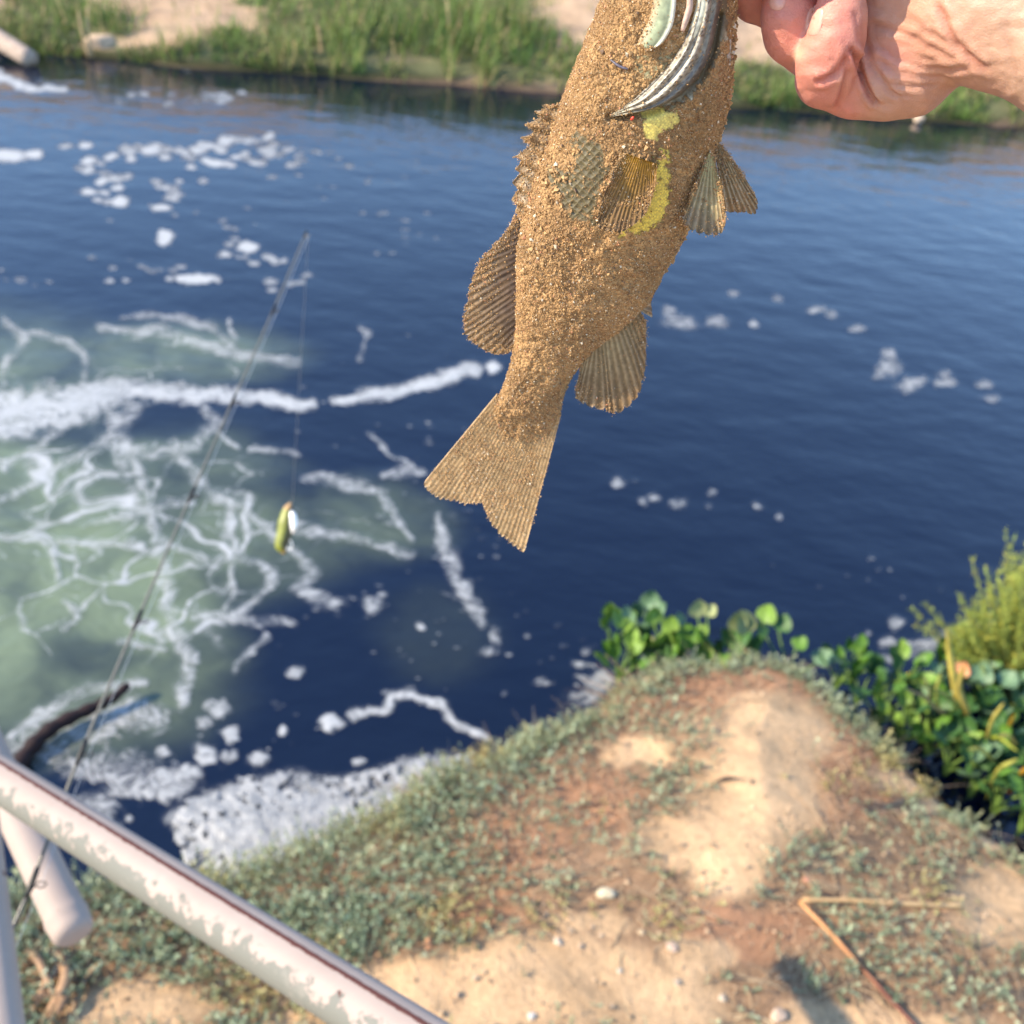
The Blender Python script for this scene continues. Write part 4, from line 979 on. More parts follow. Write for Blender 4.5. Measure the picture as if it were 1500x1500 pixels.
part('hook', V, Fc, m_s, lure)

# ------------------------------------------------------------------ the fish
YF = 0.42
def fp(px, py, d=0.0):
    """point on the fish's upright plane, d metres nearer the camera"""
    px = np.asarray(px, float); py = np.asarray(py, float)
    P = on_y(px, py, YF); P = P.copy(); P[..., 1] -= d
    return P
fish_root = fp(950, -60); fish = empty('caught_fish', tuple(fish_root))
tag(fish, 'bass caked in sand hanging head up from the hand above the river', 'fish')
STN = [((960, -190), (1040, -190), 7), ((925, -150), (1062, -150), 12), ((905, -75), (1085, -75), 16), ((880, 0), (1077, 0), 18), ((851, 75), (1072, 90), 19), ((823, 145), (1064, 160), 19), ((800, 210), (1044, 225), 18.5), ((781, 270), (1026, 290), 18),
       ((765, 325), (1002, 345), 16.5), ((757, 380), (975, 395), 14.5), ((757, 430), (950, 440), 12.5), ((756, 475), (915, 474), 10), ((751, 515), (868, 512), 8), ((743, 550), (840, 548), 6.2), ((730, 580), (825, 585), 4.8), ((722, 603), (818, 615), 3.2), ((728, 635), (805, 650), 1.2)]
NS, NA = 420, 200
st = smooth_line(np.array([[*a, *b_, t * 1.3] for a, b_, t in STN]), NS)
th = np.linspace(0, 2 * np.pi, NA, endpoint=False)
u = -np.cos(th)[None]; sgn = np.sin(th)[None]                   # u -1..1 left to right, sgn>0: towards the camera
prof = np.sign(sgn) * np.abs(sgn) ** .85
BX = (st[:, 0:1] + st[:, 2:3]) / 2 + (st[:, 2:3] - st[:, 0:1]) / 2 * u; BY = (st[:, 1:2] + st[:, 3:4]) / 2 + (st[:, 3:4] - st[:, 1:2]) / 2 * u
BD = st[:, 4:5] / 1000 * prof
def body_d(px, py):
    """front surface depth of the body under a pixel"""
    px = np.atleast_1d(np.asarray(px, float)); py = np.atleast_1d(np.asarray(py, float))
    o = np.zeros(px.shape)
    for i in range(px.size):
        k = np.argmin(np.abs((st[:, 1] + st[:, 3]) / 2 - py.flat[i])); uu_ = (px.flat[i] - st[k, 0]) / (st[k, 2] - st[k, 0]) * 2 - 1
        o.flat[i] = st[k, 4] / 1000 * max(0, 1 - uu_ ** 2) ** .425
    return o
front = (sgn > 0) | np.zeros(BX.shape, bool)
w1 = 7 * (fbm(BX / 9, BY / 9, 101) - .5) + 4 * (fbm(BX / 4, BY / 4, 102) - .5)
def area(pts, soft=5, wob=1.6):
    soft = soft * 1.5; wob = wob * 1.7
    return sstep(-soft, soft, poly_sd(BX + w1 * wob, BY + w1 * wob * .8, pts)) * front
scales = area([(842, 172), (884, 182), (892, 226), (880, 265), (872, 302), (835, 297), (818, 262), (800, 250), (806, 228), (838, 225)], 9, 2.6)
yellA = area([(937, 137), (986, 138), (990, 158), (968, 164), (956, 180), (938, 176)], 4, 1.3)
yellB = area([(962, 194), (976, 192), (977, 240), (975, 290), (960, 304), (932, 312), (900, 326), (905, 300), (935, 284), (945, 248), (954, 215)], 5, 1.6)
white = area([(962, 132), (1000, 108), (1025, 88), (1022, 108), (998, 122), (985, 135)], 3)
wht2 = area([(1048, 30), (1056, 30), (1055, 52), (1048, 50)], 2) ; wht3 = area([(1062, 45), (1069, 50), (1067, 85), (1060, 80)], 2)
mouthd = area([(1048, -20), (1062, -20), (1060, 20), (1046, 70), (1020, 105), (985, 128), (930, 145), (895, 150), (940, 130), (1000, 100), (1032, 60)], 4, .6)
cheek = area([(925, 60), (960, 52), (992, 50), (975, 80), (950, 105), (925, 90)], 8, 2.5)
belly = sstep(.62, .9, u + 0 * BX) * front * sstep(330, 250, BY) * sstep(0, 30, BY)
lower = area([(925, 455), (905, 480), (880, 500), (850, 530), (845, 500), (880, 470)], 6) * .6 + area([(846, 548), (820, 615), (812, 612), (824, 575), (835, 540)], 4)
sand = np.clip(1 - scales * .90 * (.7 + .6 * fbm(BX / 8, BY / 8, 104)) - yellA - yellB * .9 - white * .85 - wht2 - wht3 - mouthd * .9 - cheek * .5 - lower * .5, 0, 1)
skin = np.zeros(BX.shape + (3,)) + [.16, .125, .07]
def lay(msk, c):
    global skin
    skin = skin * (1 - msk[..., None]) + np.array(c) * msk[..., None]
lay(scales, (.06, .05, .025)); lay(yellA, (.90, .74, .17)); lay(yellB, (.92, .70, .10)); lay(white, (.72, .68, .52)); lay(wht2, (.75, .72, .5)); lay(wht3, (.7, .7, .6)); lay(mouthd, (.10, .075, .05)); lay(cheek, (.36, .36, .2)); lay(np.clip(lower, 0, 1), (.45, .42, .26))
lump = (fbm(BX / 14, BY / 14, 110) - .5) * .0022 + (fbm(BX / 4.5, BY / 4.5, 111, 3) - .5) * .0016
gill = np.exp(-(seg_dist(BX, BY, [(893, 150), (953, 140), (990, 123), (1020, 98), (1038, 62), (1048, 10)])[0] / 5) ** 2) * front
muscle = -.0012 * np.exp(-((seg_dist(BX, BY, [(1030, 215), (1000, 300), (960, 400), (880, 480)])[0] - 0) / 14) ** 2) * front
opc = np.exp(-(seg_dist(BX, BY, [(893, 145), (898, 110), (880, 60), (885, 10)])[0] / 8) ** 2) * front * .0008
BDD = BD + np.sign(sgn) * (lump * sand - gill * .004 + muscle - opc)
BP = fp(BX, BY) ; BP[..., 1] -= BDD
edge_n = (fbm(BX / 5, BY / 5, 113) - .5) * .0012
BP[..., 0] += edge_n * u
def fish_mat():
    m, nt, b, out = new_mat('sandy fish skin'); N = NT(nt); v = N.obj(); sd_ = N.attr('sand'); c = N.attr('tint', True); sc_ = N.attr('scales')
    n1 = N.noise(v, 520, 6, .7); n2 = N.noise(v, 60, 5, .6); g_ = N.voro(v, 900, 'F1'); gc_ = N.voro(v, 900, 'F1', 'Color')
    sep = N.n('ShaderNodeSeparateColor'); nt.links.new(gc_, sep.inputs[0])
    sc1 = N.mix(sep.outputs[0], (.27, .150, .058), (.53, .325, .145))
    sc1 = N.mix(N.mapr(N.noise(v, 30, 5, .65), .42, .62, 0, .75), sc1, (.19, .105, .045))
    thr = N.mapr(N.math('ADD', sd_, N.mapr(n1, .25, .75, -.62, .62)), .30, .55, 0, 1)
    mp = N.scale(v, (1, .0, 1.0), (0, .95, 0)); sv_ = N.voro(mp, 400, 'F1', rnd=.3); se_ = N.voro(mp, 400, 'DISTANCE_TO_EDGE', rnd=.3); fine = N.voro(mp, 1100, 'F1', rnd=.6)
    skc = N.mix(N.math('MULTIPLY', sc_, N.mapr(se_, 0, .20, .7, 0)), N.mix(N.mapr(fine, .1, .7, 0, .5), c, (.16, .13, .06)), (.17, .135, .065))
    nt.links.new(N.mix(thr, skc, sc1), b.inputs['Base Color']); nt.links.new(N.mapr(thr, 0, 1, .55, .95), b.inputs['Roughness'])
    h = N.math('ADD', N.math('MULTIPLY', thr, N.math('SUBTRACT', .8, N.math('MULTIPLY', g_, .9))), N.math('MULTIPLY', N.math('MULTIPLY', sv_, sc_), N.math('SUBTRACT', 1.0, thr)))
    h = N.math('ADD', h, N.math('MULTIPLY', n1, .4))
    nt.links.new(N.bump(h, .9, .0011), b.inputs['Normal'])
    return m
M_fish = fish_mat()
V = BP.reshape(-1, 3); faces = grid_faces(NS, NA, True); 
V = np.vstack([V, BP[0].mean(0), BP[-1].mean(0)]); k0 = NS * NA
jj = np.arange(NA); capf = [(k0, int((j_ + 1) % NA), int(j_)) for j_ in jj] + [(k0 + 1, int((NS - 1) * NA + j_), int((NS - 1) * NA + (j_ + 1) % NA)) for j_ in jj]
allf = [tuple(f) for f in faces.tolist()] + capf
ex = lambda A_: np.r_[A_.ravel(), 0, 0]
body = part('body', V, allf, M_fish, fish, cols=np.vstack([skin.reshape(-1, 3), [[.2, .15, .1]] * 2]), attrs={'sand': np.r_[sand.ravel(), 1, 1], 'scales': ex(scales)})

GP = []; GN = []; GS = []                                       # grain seats
def seat(P, N_, n, s0, s1, wts=None, lim=.0040):
    f = P.reshape(-1, 3); g_ = N_.reshape(-1, 3); w_ = None if wts is None else wts.ravel() / wts.sum()
    i = RNG.choice(len(f), n, p=w_); s = np.minimum(RNG.exponential(s1, n) + s0, lim)
    t1 = RNG.normal(size=(n, 3)); t1 -= g_[i] * (t1 * g_[i]).sum(1)[:, None]
    GP.append(f[i] + t1 * .0004 + g_[i] * (s * .35)[:, None]); GN.append(g_[i]); GS.append(s)
dU = np.gradient(BP, axis=0); dT = np.roll(BP, -1, 1) - np.roll(BP, 1, 1); BN = np.cross(dU, dT); BN = unit(BN)
BN = np.where(((BN * (BP - BP.mean(1, keepdims=True))).sum(-1) > 0)[..., None], BN, -BN)
area_w = np.linalg.norm(np.cross(dU, dT), axis=-1)
inview = sstep(-60, -10, BY)
dn = np.clip(fbm(BX / 24, BY / 24, 121) * 2.6 - .55, .12, 2) * (sand ** 1.5 + .03) * area_w * inview * np.where(front, 1, .35)
seat(BP, BN, 100000, .00009, .00008, dn, .0004)
coarse = (sstep(.45, .7, fbm(BX / 30, BY / 30, 123)) + .15) * sand ** 2 * area_w * front * inview
seat(BP, BN, 4500, .00020, .00013, coarse, .0006)
mask_c = np.exp(-np.hypot((BX - 940) / 28, (BY - 200) / 14) ** 2) + .9 * np.exp(-np.hypot((BX - 815) / 22, (BY - 245) / 26) ** 2) + .5 * np.exp(-np.hypot((BX - 900) / 20, (BY - 75) / 22) ** 2) + .4 * np.exp(-np.hypot((BX - 800) / 40, (BY - 350) / 40) ** 2)
seat(BP, BN, 380, .0004, .0003, mask_c * area_w * front, .0012)
rim = sstep(.9, .99, np.abs(u) + 0 * BX) * sstep(-20, 10, BY) * (u > 0)
seat(BP, BN, 2600, .0002, .0002, rim * area_w * sstep(260, 60, BY) + 1e-9 + .3 * rim * area_w * sstep(420, 300, BY), .0011)

def fin(name, base, outer, rays_, amp, d_base, d_out, cb, co, parent=fish, NR=None, M=34, thick=.0006, jag=2.0, sandw=1.0, soft=True, ngr=2500, skinray=None, seed=0):
    NR = NR or rays_ * 8 + 1
    A_ = resample(base, NR); B_ = (smooth_line(outer, NR) if soft else resample(outer, NR)); s = np.linspace(0, 1, NR)[:, None]; t = np.linspace(0, 1, M)[None]
    jagv = jag * (np.abs(np.sin(s * rays_ * np.pi)) ** .6 - 1 + .8 * (vnoise(s * rays_ * 1.3, s * 0, seed) - .5))
    ext = 1 + jagv / np.linalg.norm(B_ - A_, axis=1).mean()
    tt_ = t * (1 + (ext - 1) * t ** 6)
    X_ = A_[:, 0:1] + (B_[:, 0:1] - A_[:, 0:1]) * tt_; Y_ = A_[:, 1:2] + (B_[:, 1:2] - A_[:, 1:2]) * tt_
    D0 = d_base(X_, Y_, s, t) if callable(d_base) else d_base + (d_out - d_base) * t + 0 * s
    sw = s + .018 * (fbm(s * 9 + 0 * t, t * 1.5 + 0 * s, seed + 2) - .5)
    ridge = np.cos(sw * rays_ * 2 * np.pi) * amp * (.2 + .8 * t) * (.4 + 1.2 * vnoise(s * rays_ * .7 + 0 * t, t * 2.5 + 0 * s, seed + 4)) + amp * 5 * (fbm(s * 4 + .6 * t, t * .8 + 0 * s, seed + 8, 2) - .5) * t + amp * .8 * (fbm(s * rays_ * .5 + 0 * t, t * 3 + 0 * s, seed + 7) - .5) * 2
    th_ = thick * (1 - .6 * t) + 0 * s
    Pf = fp(X_, Y_); Pf[..., 1] -= D0 + ridge + th_; Pb = fp(X_, Y_); Pb[..., 1] -= D0 + ridge - th_
    n_ = NR * M; f = grid_faces(NR, M); fb = f[:, ::-1] + n_
    # rim
    loop = np.r_[np.arange(M), (np.arange(1, NR)) * M + M - 1, (NR - 1) * M + np.arange(M - 2, -1, -1), np.arange(NR - 2, 0, -1) * M]
    rimf = np.stack([loop, np.roll(loop, -1), np.roll(loop, -1) + n_, loop + n_], -1)
    mixt = np.clip(t + .25 * (fbm(X_ / 12, Y_ / 12, seed + 3) - .5) * 2, 0, 1)[..., None]
    c = np.array(cb) * (1 - mixt) + np.array(co) * mixt
    if skinray is not None:
        hi = (np.clip(np.cos(sw * rays_ * 2 * np.pi), 0, 1) ** 2 * .5 * vnoise(s * rays_ * .6 + 0 * t, t * 3 + 0 * s, seed + 6) + 0 * t)[..., None]; c = c * (1 - hi) + np.array(skinray) * hi
    c = c * (.82 + .36 * fbm(X_ / 3, Y_ / 3, seed + 5, 2))[..., None]
    c = c * (.78 + .22 * np.cos(sw * rays_ * 2 * np.pi))[..., None] * (.75 + .5 * vnoise(s * 7 + 0 * t, t * 2 + 0 * s, seed + 12))[..., None]
    o = part(name, np.vstack([Pf.reshape(-1, 3), Pb.reshape(-1, 3)]), np.vstack([f, fb, rimf]), M_fin, parent, cols=np.vstack([c.reshape(-1, 3)] * 2))
    nn_ = np.zeros(Pf.shape); nn_[..., 1] = -1
    if ngr:
        w_ = (.15 + fbm(X_ / 15, Y_ / 15, seed + 9)) ** 3 * (sandw(X_, Y_, s, t) if callable(sandw) else sandw + 0 * X_) + 1e-9
        seat(Pf, nn_, int(ngr * 1.3), .00010, .00009, w_, .00045)
    return o
TAN = (.50, .34, .175); DTAN = (.34, .235, .13)
# tail
tail_outer = [(700, 612), (667, 650), (638, 686), (619, 708), (621, 718), (638, 726), (670, 735), (691, 738), (706, 736), (711, 750), (720, 767), (732, 782), (747, 796), (764, 807), (776, 799), (788, 767), (799, 717), (808, 673)]
def tail_grid():
    # rays fan from the stalk to the trailing edge
    trail = resample([(619, 709), (638, 726), (670, 735), (691, 739), (706, 737), (711, 750), (720, 767), (732, 783), (747, 797), (768, 808)], 200)
    return trail
fin('tail_fin', [(728, 578), (748, 596), (775, 606), (800, 610), (822, 606)], [tuple(p) for p in tail_grid()], 26, .00012, .0, .0, (.52, .345, .17), (.76, .53, .28), M=60, NR=26 * 8 + 1, soft=False, jag=5, ngr=9000, thick=.0014, seed=11)
fin('soft_dorsal_fin', [(768, 308), (762, 345), (759, 400), (759, 450), (758, 505)], [(755, 318), (741, 339), (713, 371), (695, 396), (687, 424), (681, 456), (678, 480), (684, 496), (703, 510), (726, 519), (744, 516)], 22, .00028, .0, .0, (.10, .07, .06), (.46, .30, .15), jag=4, ngr=4500, skinray=(.30, .25, .22), seed=21,
    sandw=lambda X_, Y_, s, t: .12 + 1.1 * sstep(.35, .8, t + 0 * s))
# spiny dorsal: tips and notches
zig = [(812, 153), (796, 154), (799, 160), (783, 161), (793, 171), (769, 182), (782, 192), (762, 203), (784, 211), (754, 230), (765, 237), (755, 248), (763, 256), (750, 268), (761, 277), (749, 292), (759, 300), (754, 312), (765, 320)]
fin('spiny_dorsal_fin', [(822, 150), (806, 195), (795, 232), (783, 270), (768, 316)], zig, 9, .0013, .002, .0, (.34, .235, .13), (.52, .37, .21), M=26, NR=181, soft=False, jag=0, ngr=3800, thick=.0010, seed=31)
fin('anal_fin', [(936, 452), (915, 470), (885, 492), (850, 528)], [(946, 466), (946, 500), (946, 530), (942, 553), (934, 577), (919, 595), (899, 603), (888, 598), (865, 590), (848, 583), (843, 571), (849, 548)], 17, .0003, .001, .003, (.36, .29, .16), (.33, .21, .11), jag=4, ngr=1600, skinray=(.42, .34, .24), seed=41,
    sandw=lambda X_, Y_, s, t: .2 + 1.2 * sstep(.6, .95, t + 0 * s) + .8 * sstep(.2, .0, np.abs(s - .1) + 0 * t))
fin('vent_papilla', [(944, 440), (938, 455)], [(954, 440), (956, 465)], 3, .0004, .0, .0, (.6, .5, .35), (.4, .28, .18), M=12, soft=False, ngr=60, seed=45, jag=1)
fin('pelvic_fin', [(1030, 214), (1036, 208), (1041, 214)], [(1012, 250), (999, 283), (994, 300), (1006, 311), (1024, 317), (1042, 321), (1052, 311), (1055, 290), (1050, 255)], 12, .0003, .013, .020, (.56, .50, .22), (.34, .25, .15), jag=4, ngr=1300, skinray=(.62, .52, .38), seed=51, M=40,
    sandw=lambda X_, Y_, s, t: .3 + 1.3 * sstep(.75, .98, t + 0 * s))
fin('pelvic_fin', [(1044, 215), (1050, 203), (1058, 212)], [(1058, 270), (1060, 302), (1075, 306), (1088, 307), (1102, 310), (1108, 301), (1107, 286), (1097, 268), (1080, 240)], 12, .0003, .004, .004, (.34, .28, .15), (.42, .29, .16), jag=4, ngr=1500, skinray=(.50, .52, .46), seed=61, M=40)
bs = lambda X_, Y_, s, t: np.minimum(body_d(X_, Y_).reshape(X_.shape), 99) + .0016 + .004 * t ** 2
fin('pectoral_fin', [(908, 196), (922, 199), (940, 206), (957, 212)], [(893, 226), (879, 265), (874, 297), (893, 303), (911, 303), (936, 283), (948, 262), (956, 232)], 20, .00022, bs, 0, (.42, .22, .02), (.22, .13, .065), jag=2, ngr=1700, thick=.0004, skinray=(.40, .24, .08), seed=71, M=34,
    sandw=lambda X_, Y_, s, t: .15 + sstep(.35, .8, t + .4 * (.5 - s)) + sstep(.35, .0, s + 0 * t))
# gill membrane: pleated silvery folds sweeping from the mouth to a point
NG, MG_ = 90, 57
up_e = smooth_line([(893, 146), (911, 132), (929, 118), (953, 95), (975, 71), (992, 46), (1003, 21), (1010, -2), (1016, -30)], NG); lo_e = smooth_line([(893, 148), (916, 143), (953, 134), (989, 117), (1015, 93), (1033, 62), (1043, 22), (1050, -8), (1054, -30)], NG)
t = np.linspace(0, 1, MG_)[None]; X_ = up_e[:, 0:1] * (1 - t) + lo_e[:, 0:1] * t; Y_ = up_e[:, 1:2] * (1 - t) + lo_e[:, 1:2] * t
s = np.linspace(0, 1, NG)[:, None]; bd_ = body_d(X_, Y_).reshape(X_.shape)
pl = (.5 + .5 * np.cos((t ** .8 * 3.3 + .38 * (fbm(s * 5 + 0 * t, t * 3 + 0 * s, 135) - .5)) * 2 * np.pi + 2.6 * s)) ** 1.1
D_ = bd_ + .0004 + .0022 * np.sin(np.pi * t) ** .5 * np.minimum(1, s * 3) + .0013 * pl * np.minimum(1, s * 2.5) - .002 * (t > .98)
P_ = fp(X_, Y_); P_[..., 1] -= D_
v_ = pl[..., None]; c = np.array([.27, .225, .16]) * (1 - v_) + np.array([.42, .39, .31]) * v_; c = c * (.35 + 1.25 * fbm(X_ / 6, Y_ / 4, 137)[..., None])
dark = sstep(.50, .80, t + .1 * (fbm(X_ / 8, Y_ / 8, 131) - .5))[..., None]; c = c * (1 - .68 * dark)
tipd = sstep(.3, .05, s + 0 * t)[..., None]; c = c * (1 - .6 * tipd) + np.array([.26, .24, .14]) * .6 * tipd
spk = (fbm(X_ / 1.6, Y_ / 1.6, 133, 2) > .66)[..., None]; c = np.where(spk, [.08, .06, .04], c)
Pb_ = P_.copy(); Pb_[..., 1] += .0012; f = grid_faces(NG, MG_); n_ = NG * MG_
ng_ = np.zeros(P_.shape); ng_[..., 1] = -1; seat(P_, ng_, 420, .0001, .0001, (.02 + fbm(X_ / 9, Y_ / 9, 139) ** 3 + .5 * (t < .06)) * np.ones(X_.shape), .0005)
part('gill_membrane', np.vstack([P_.reshape(-1, 3), Pb_.reshape(-1, 3)]), np.vstack([f, f[:, ::-1] + n_]), M_gloss, fish, cols=np.vstack([c.reshape(-1, 3)] * 2))
# upper jaw plate: pale green rounded paddle
NG, MG_ = 50, 25
up_e = smooth_line([(950, -60), (952, -20), (947, 8), (938, 28), (932, 44), (942, 52)], NG); lo_e = smooth_line([(985, -60), (984, -20), (981, 8), (975, 26), (962, 44), (946, 51)], NG)
t = np.linspace(0, 1, MG_)[None]; s = np.linspace(0, 1, NG)[:, None]; X_ = up_e[:, 0:1] * (1 - t) + lo_e[:, 0:1] * t; Y_ = up_e[:, 1:2] * (1 - t) + lo_e[:, 1:2] * t
D_ = body_d(X_, Y_).reshape(X_.shape) + .0002 + .0022 * np.sin(np.pi * np.clip(t, 0, 1)) ** .5 + .0012 * sstep(.75, .95, t) ; P_ = fp(X_, Y_); P_[..., 1] -= D_
c = np.array([.30, .34, .20]) * (.5 + 1.0 * fbm(X_ / 7, Y_ / 7, 141))[..., None]; e_ = sstep(.72, .95, t + 0 * s)[..., None]; c = c * (1 - e_) + np.array([.62, .62, .52]) * e_
e_ = sstep(.35, .0, t + .3 * (fbm(X_ / 6, Y_ / 6, 142) - .5))[..., None]; c = c * (1 - e_) + np.array([.42, .30, .17]) * e_
Pb_ = P_.copy(); Pb_[..., 1] += .0035; n_ = NG * MG_; f = grid_faces(NG, MG_)
ng_ = np.zeros(P_.shape); ng_[..., 1] = -1; seat(P_, ng_, 500, .0001, .0001, (.05 + 1.5 * sstep(.4, 0, t) + .8 * sstep(.75, 1, s)) * np.ones(X_.shape), .0005)
part('upper_jaw', np.vstack([P_.reshape(-1, 3), Pb_.reshape(-1, 3)]), np.vstack([f, f[:, ::-1] + n_]), M_gloss, fish, cols=np.vstack([c.reshape(-1, 3)] * 2))
# throat ridge in pinkish white between jaw plate and gill folds
for pts, r_, c_, nm in [([(1000, -40), (1003, -12), (998, 8), (992, 26)], .0012, (.50, .35, .28), 'lip_fold'), ([(1018, -40), (1020, -10), (1014, 12), (1006, 36)], .0020, (.72, .70, .52), 'lip_fold'), ([(893, 70), (905, 77), (917, 80)], .0005, (.08, .07, .10), 'scratch'), ([(921, 150), (925, 145)], .0005, (.75, .05, .02), 'red_fleck')]:
    pp = smooth_line(np.array(pts, float), 18); d_ = body_d(pp[:, 0], pp[:, 1]) + .0012 if nm != 'red_fleck' else body_d(pp[:, 0], pp[:, 1]) + .001
    V, Fc = tube(fp(pp[:, 0], pp[:, 1], d_), r_ * np.sin(np.linspace(.4, 2.8, 18)) ** .5, 10); part(nm, V, Fc, M_gloss, fish, cols=np.array(c_) * RNG.uniform(.75, 1.2, (len(V), 1)))
Pg = np.vstack(GP); Sg = np.concatenate(GS); r1 = RNG.random((len(Pg), 1)); r2 = RNG.random((len(Pg), 1))
cg = np.array([.27, .155, .065]) * (1 - r1) + np.array([.58, .365, .165]) * r1
cg = cg * (.62 + .75 * fbm(Pg[:, 0] * 60, Pg[:, 2] * 60, 161))[:, None]; cg = np.where(r2 < .05, [.66, .57, .42], cg); cg = np.where((r2 > .05) & (r2 < .10), [.17, .11, .07], cg); cg = np.where((r2 > .10) & (r2 < .13), [.55, .26, .14], cg)
V, Fc, C = grains(Pg, Sg, cg)
o = part('sand_grains', V, Fc, M_grain, fish, smooth=False, cols=C); o['kind'] = 'stuff'

# ------------------------------------------------------------------ the hand and forearm (one continuous surface from a distance field)
def hp(px, py, d): return fp(px, py, d / 1000)
SC = float((fp(1250, 60) - CAM) @ R3[2]) / F                    # metres per pixel there
def capsule(G, a, b_):
    pa, ra = hp(*a[:3]), a[3] * SC; pb, rb = hp(*b_[:3]), b_[3] * SC
    ab = pb - pa; t_ = np.clip(((G - pa) @ ab) / (ab @ ab), 0, 1)
    return np.linalg.norm(G - pa - t_[..., None] * ab, axis=-1) - (ra + (rb - ra) * t_)
def smin(a, b_, k):
    h = np.maximum(k - np.abs(a - b_), 0) / k; return np.minimum(a, b_) - h * h * k * .25
def chain(G, L, k=.004):
    f_ = capsule(G, L[0], L[1])
    for i in range(1, len(L) - 1): f_ = smin(f_, capsule(G, L[i], L[i + 1]), k)
    return f_
palm = [[(1395, 35, -2, 66), (1318, 92, 2, 70), (1284, 112, 2, 50)], [(1390, 20, -8, 80), (1290, 30, -8, 78)], [(1380, -10, -14, 92), (1270, -40, -20, 84)], [(1360, -60, -18, 90), (1250, -100, -22, 74)]]
arm = [(1352, -22, -2, 94), (1430, -12, 16, 100), (1560, 30, 48, 108), (1760, 110, 100, 116)]
pinky = [(1296, 118, -2, 42), (1250, 124, 3, 41), (1202, 108, 8, 42)]
pinky2 = [(1200, 100, 12, 41), (1200, 72, 16, 39), (1212, 38, 19, 34), (1217, 4, 18, 30), (1218, -10, 17, 27)]
ring = [(1270, 40, -14, 44), (1225, 66, -9, 42), (1184, 72, -3, 38)]
ring2 = [(1180, 68, 0, 38), (1160, 46, 3, 38), (1153, 14, 5, 35), (1150, -22, 4, 30)]
midd = [(1250, -10, -26, 44), (1190, 6, -20, 42), (1150, 16, -13, 38)]
midd2 = [(1146, 14, -15, 34), (1118, 0, -13, 36), (1102, -26, -9, 34), (1094, -52, 0, 29)]
index = [(1240, -60, -34, 44), (1180, -50, -30, 42), (1130, -40, -20, 38), (1096, -66, -12, 36), (1070, -90, -4, 30)]
thumb = [(1300, -110, 6, 54), (1220, -120, 16, 50), (1140, -110, 18, 44), (1080, -84, 14, 38), (1052, -60, 10, 32)]
def hand_sdf(G):
    f_ = chain(G, palm[0], .012)
    for p in palm[1:]: f_ = smin(f_, chain(G, p, .012), .012)
    f_ = smin(f_, chain(G, arm, .01), .006)
    f_ = smin(f_, chain(G, thumb, .006), .010)
    for c_ in (pinky, ring, midd): f_ = smin(f_, chain(G, c_, .005), .0035)
    f_ = smin(f_, chain(G, index, .005), .002)
    for c_ in (midd2, ring2, pinky2): f_ = smin(f_, chain(G, c_, .005), .0018)
    return f_
lo = np.min([hp(1030, 180, -50), hp(1030, -260, 60), hp(1500, 200, 70)], axis=0); 
vx = np.arange(hp(1030, 0, 0)[0], hp(1640, 0, 0)[0], .00115); vy = np.arange(YF - .115, YF + .062, .00115); vz = np.arange(hp(1300, 200, 0)[2] - .01, hp(1300, -230, 0)[2], .00115)
GG = np.stack(np.meshgrid(vx, vy, vz, indexing='ij'), -1).astype(np.float32)
f_ = hand_sdf(GG).astype(np.float32)
f_[0] = f_[-1] = .01; f_[:, 0] = f_[:, -1] = .01; f_[:, :, 0] = f_[:, :, -1] = .01
del GG
def surface_nets(f, org, h):
    S = f < 0; nx, ny, nz = f.shape; cnt = np.zeros((nx - 1, ny - 1, nz - 1), np.int8); acc = np.zeros((nx - 1, ny - 1, nz - 1, 3), np.float32)
    for ax in range(3):
        sl0 = [slice(None)] * 3; sl1 = [slice(None)] * 3; sl0[ax] = slice(0, -1); sl1[ax] = slice(1, None)
        a = f[tuple(sl0)]; b_ = f[tuple(sl1)]; cr = (a < 0) != (b_ < 0); tt_ = np.where(cr, a / (a - b_ + 1e-12), 0)
        o1, o2 = [q for q in range(3) if q != ax]
        for i in (0, 1):
            for j_ in (0, 1):
                sl = [slice(None)] * 3; sl[o1] = slice(i, f.shape[o1] - 1 + i); sl[o2] = slice(j_, f.shape[o2] - 1 + j_)
                c_ = cr[tuple(sl)]; cnt += c_; acc[..., ax] += np.where(c_, tt_[tuple(sl)], 0); acc[..., o1] += c_ * i; acc[..., o2] += c_ * j_
    act = cnt > 0; ids = -np.ones(cnt.shape, np.int64); ids[act] = np.arange(act.sum()); cell = np.argwhere(act); V = (cell + acc[act] / cnt[act][:, None]) * h + org
    Fs = []
    for ax in range(3):
        o1, o2 = (ax + 1) % 3, (ax + 2) % 3
        sl0 = [slice(1, -1)] * 3; sl1 = [slice(1, -1)] * 3; sl0[ax] = slice(0, -1); sl1[ax] = slice(1, None)
        a = S[tuple(sl0)]; b_ = S[tuple(sl1)]; w_ = np.argwhere(a != b_); flip = a[tuple(w_.T)]
        base = w_.copy(); base[:, o1] += 1; base[:, o2] += 1
        q = []
        for d1, d2 in ((0, 0), (-1, 0), (-1, -1), (0, -1)):
            e_ = base.copy(); e_[:, o1] += d1; e_[:, o2] += d2; q.append(ids[tuple(e_.T)])
        q = np.stack(q, -1); q[flip] = q[flip][:, ::-1]; Fs.append(q)
    return V, np.vstack(Fs)
V, Fh = surface_nets(f_, np.array([vx[0], vy[0], vz[0]]), .00115)
Fh = Fh[(Fh >= 0).all(1)][:, ::-1]
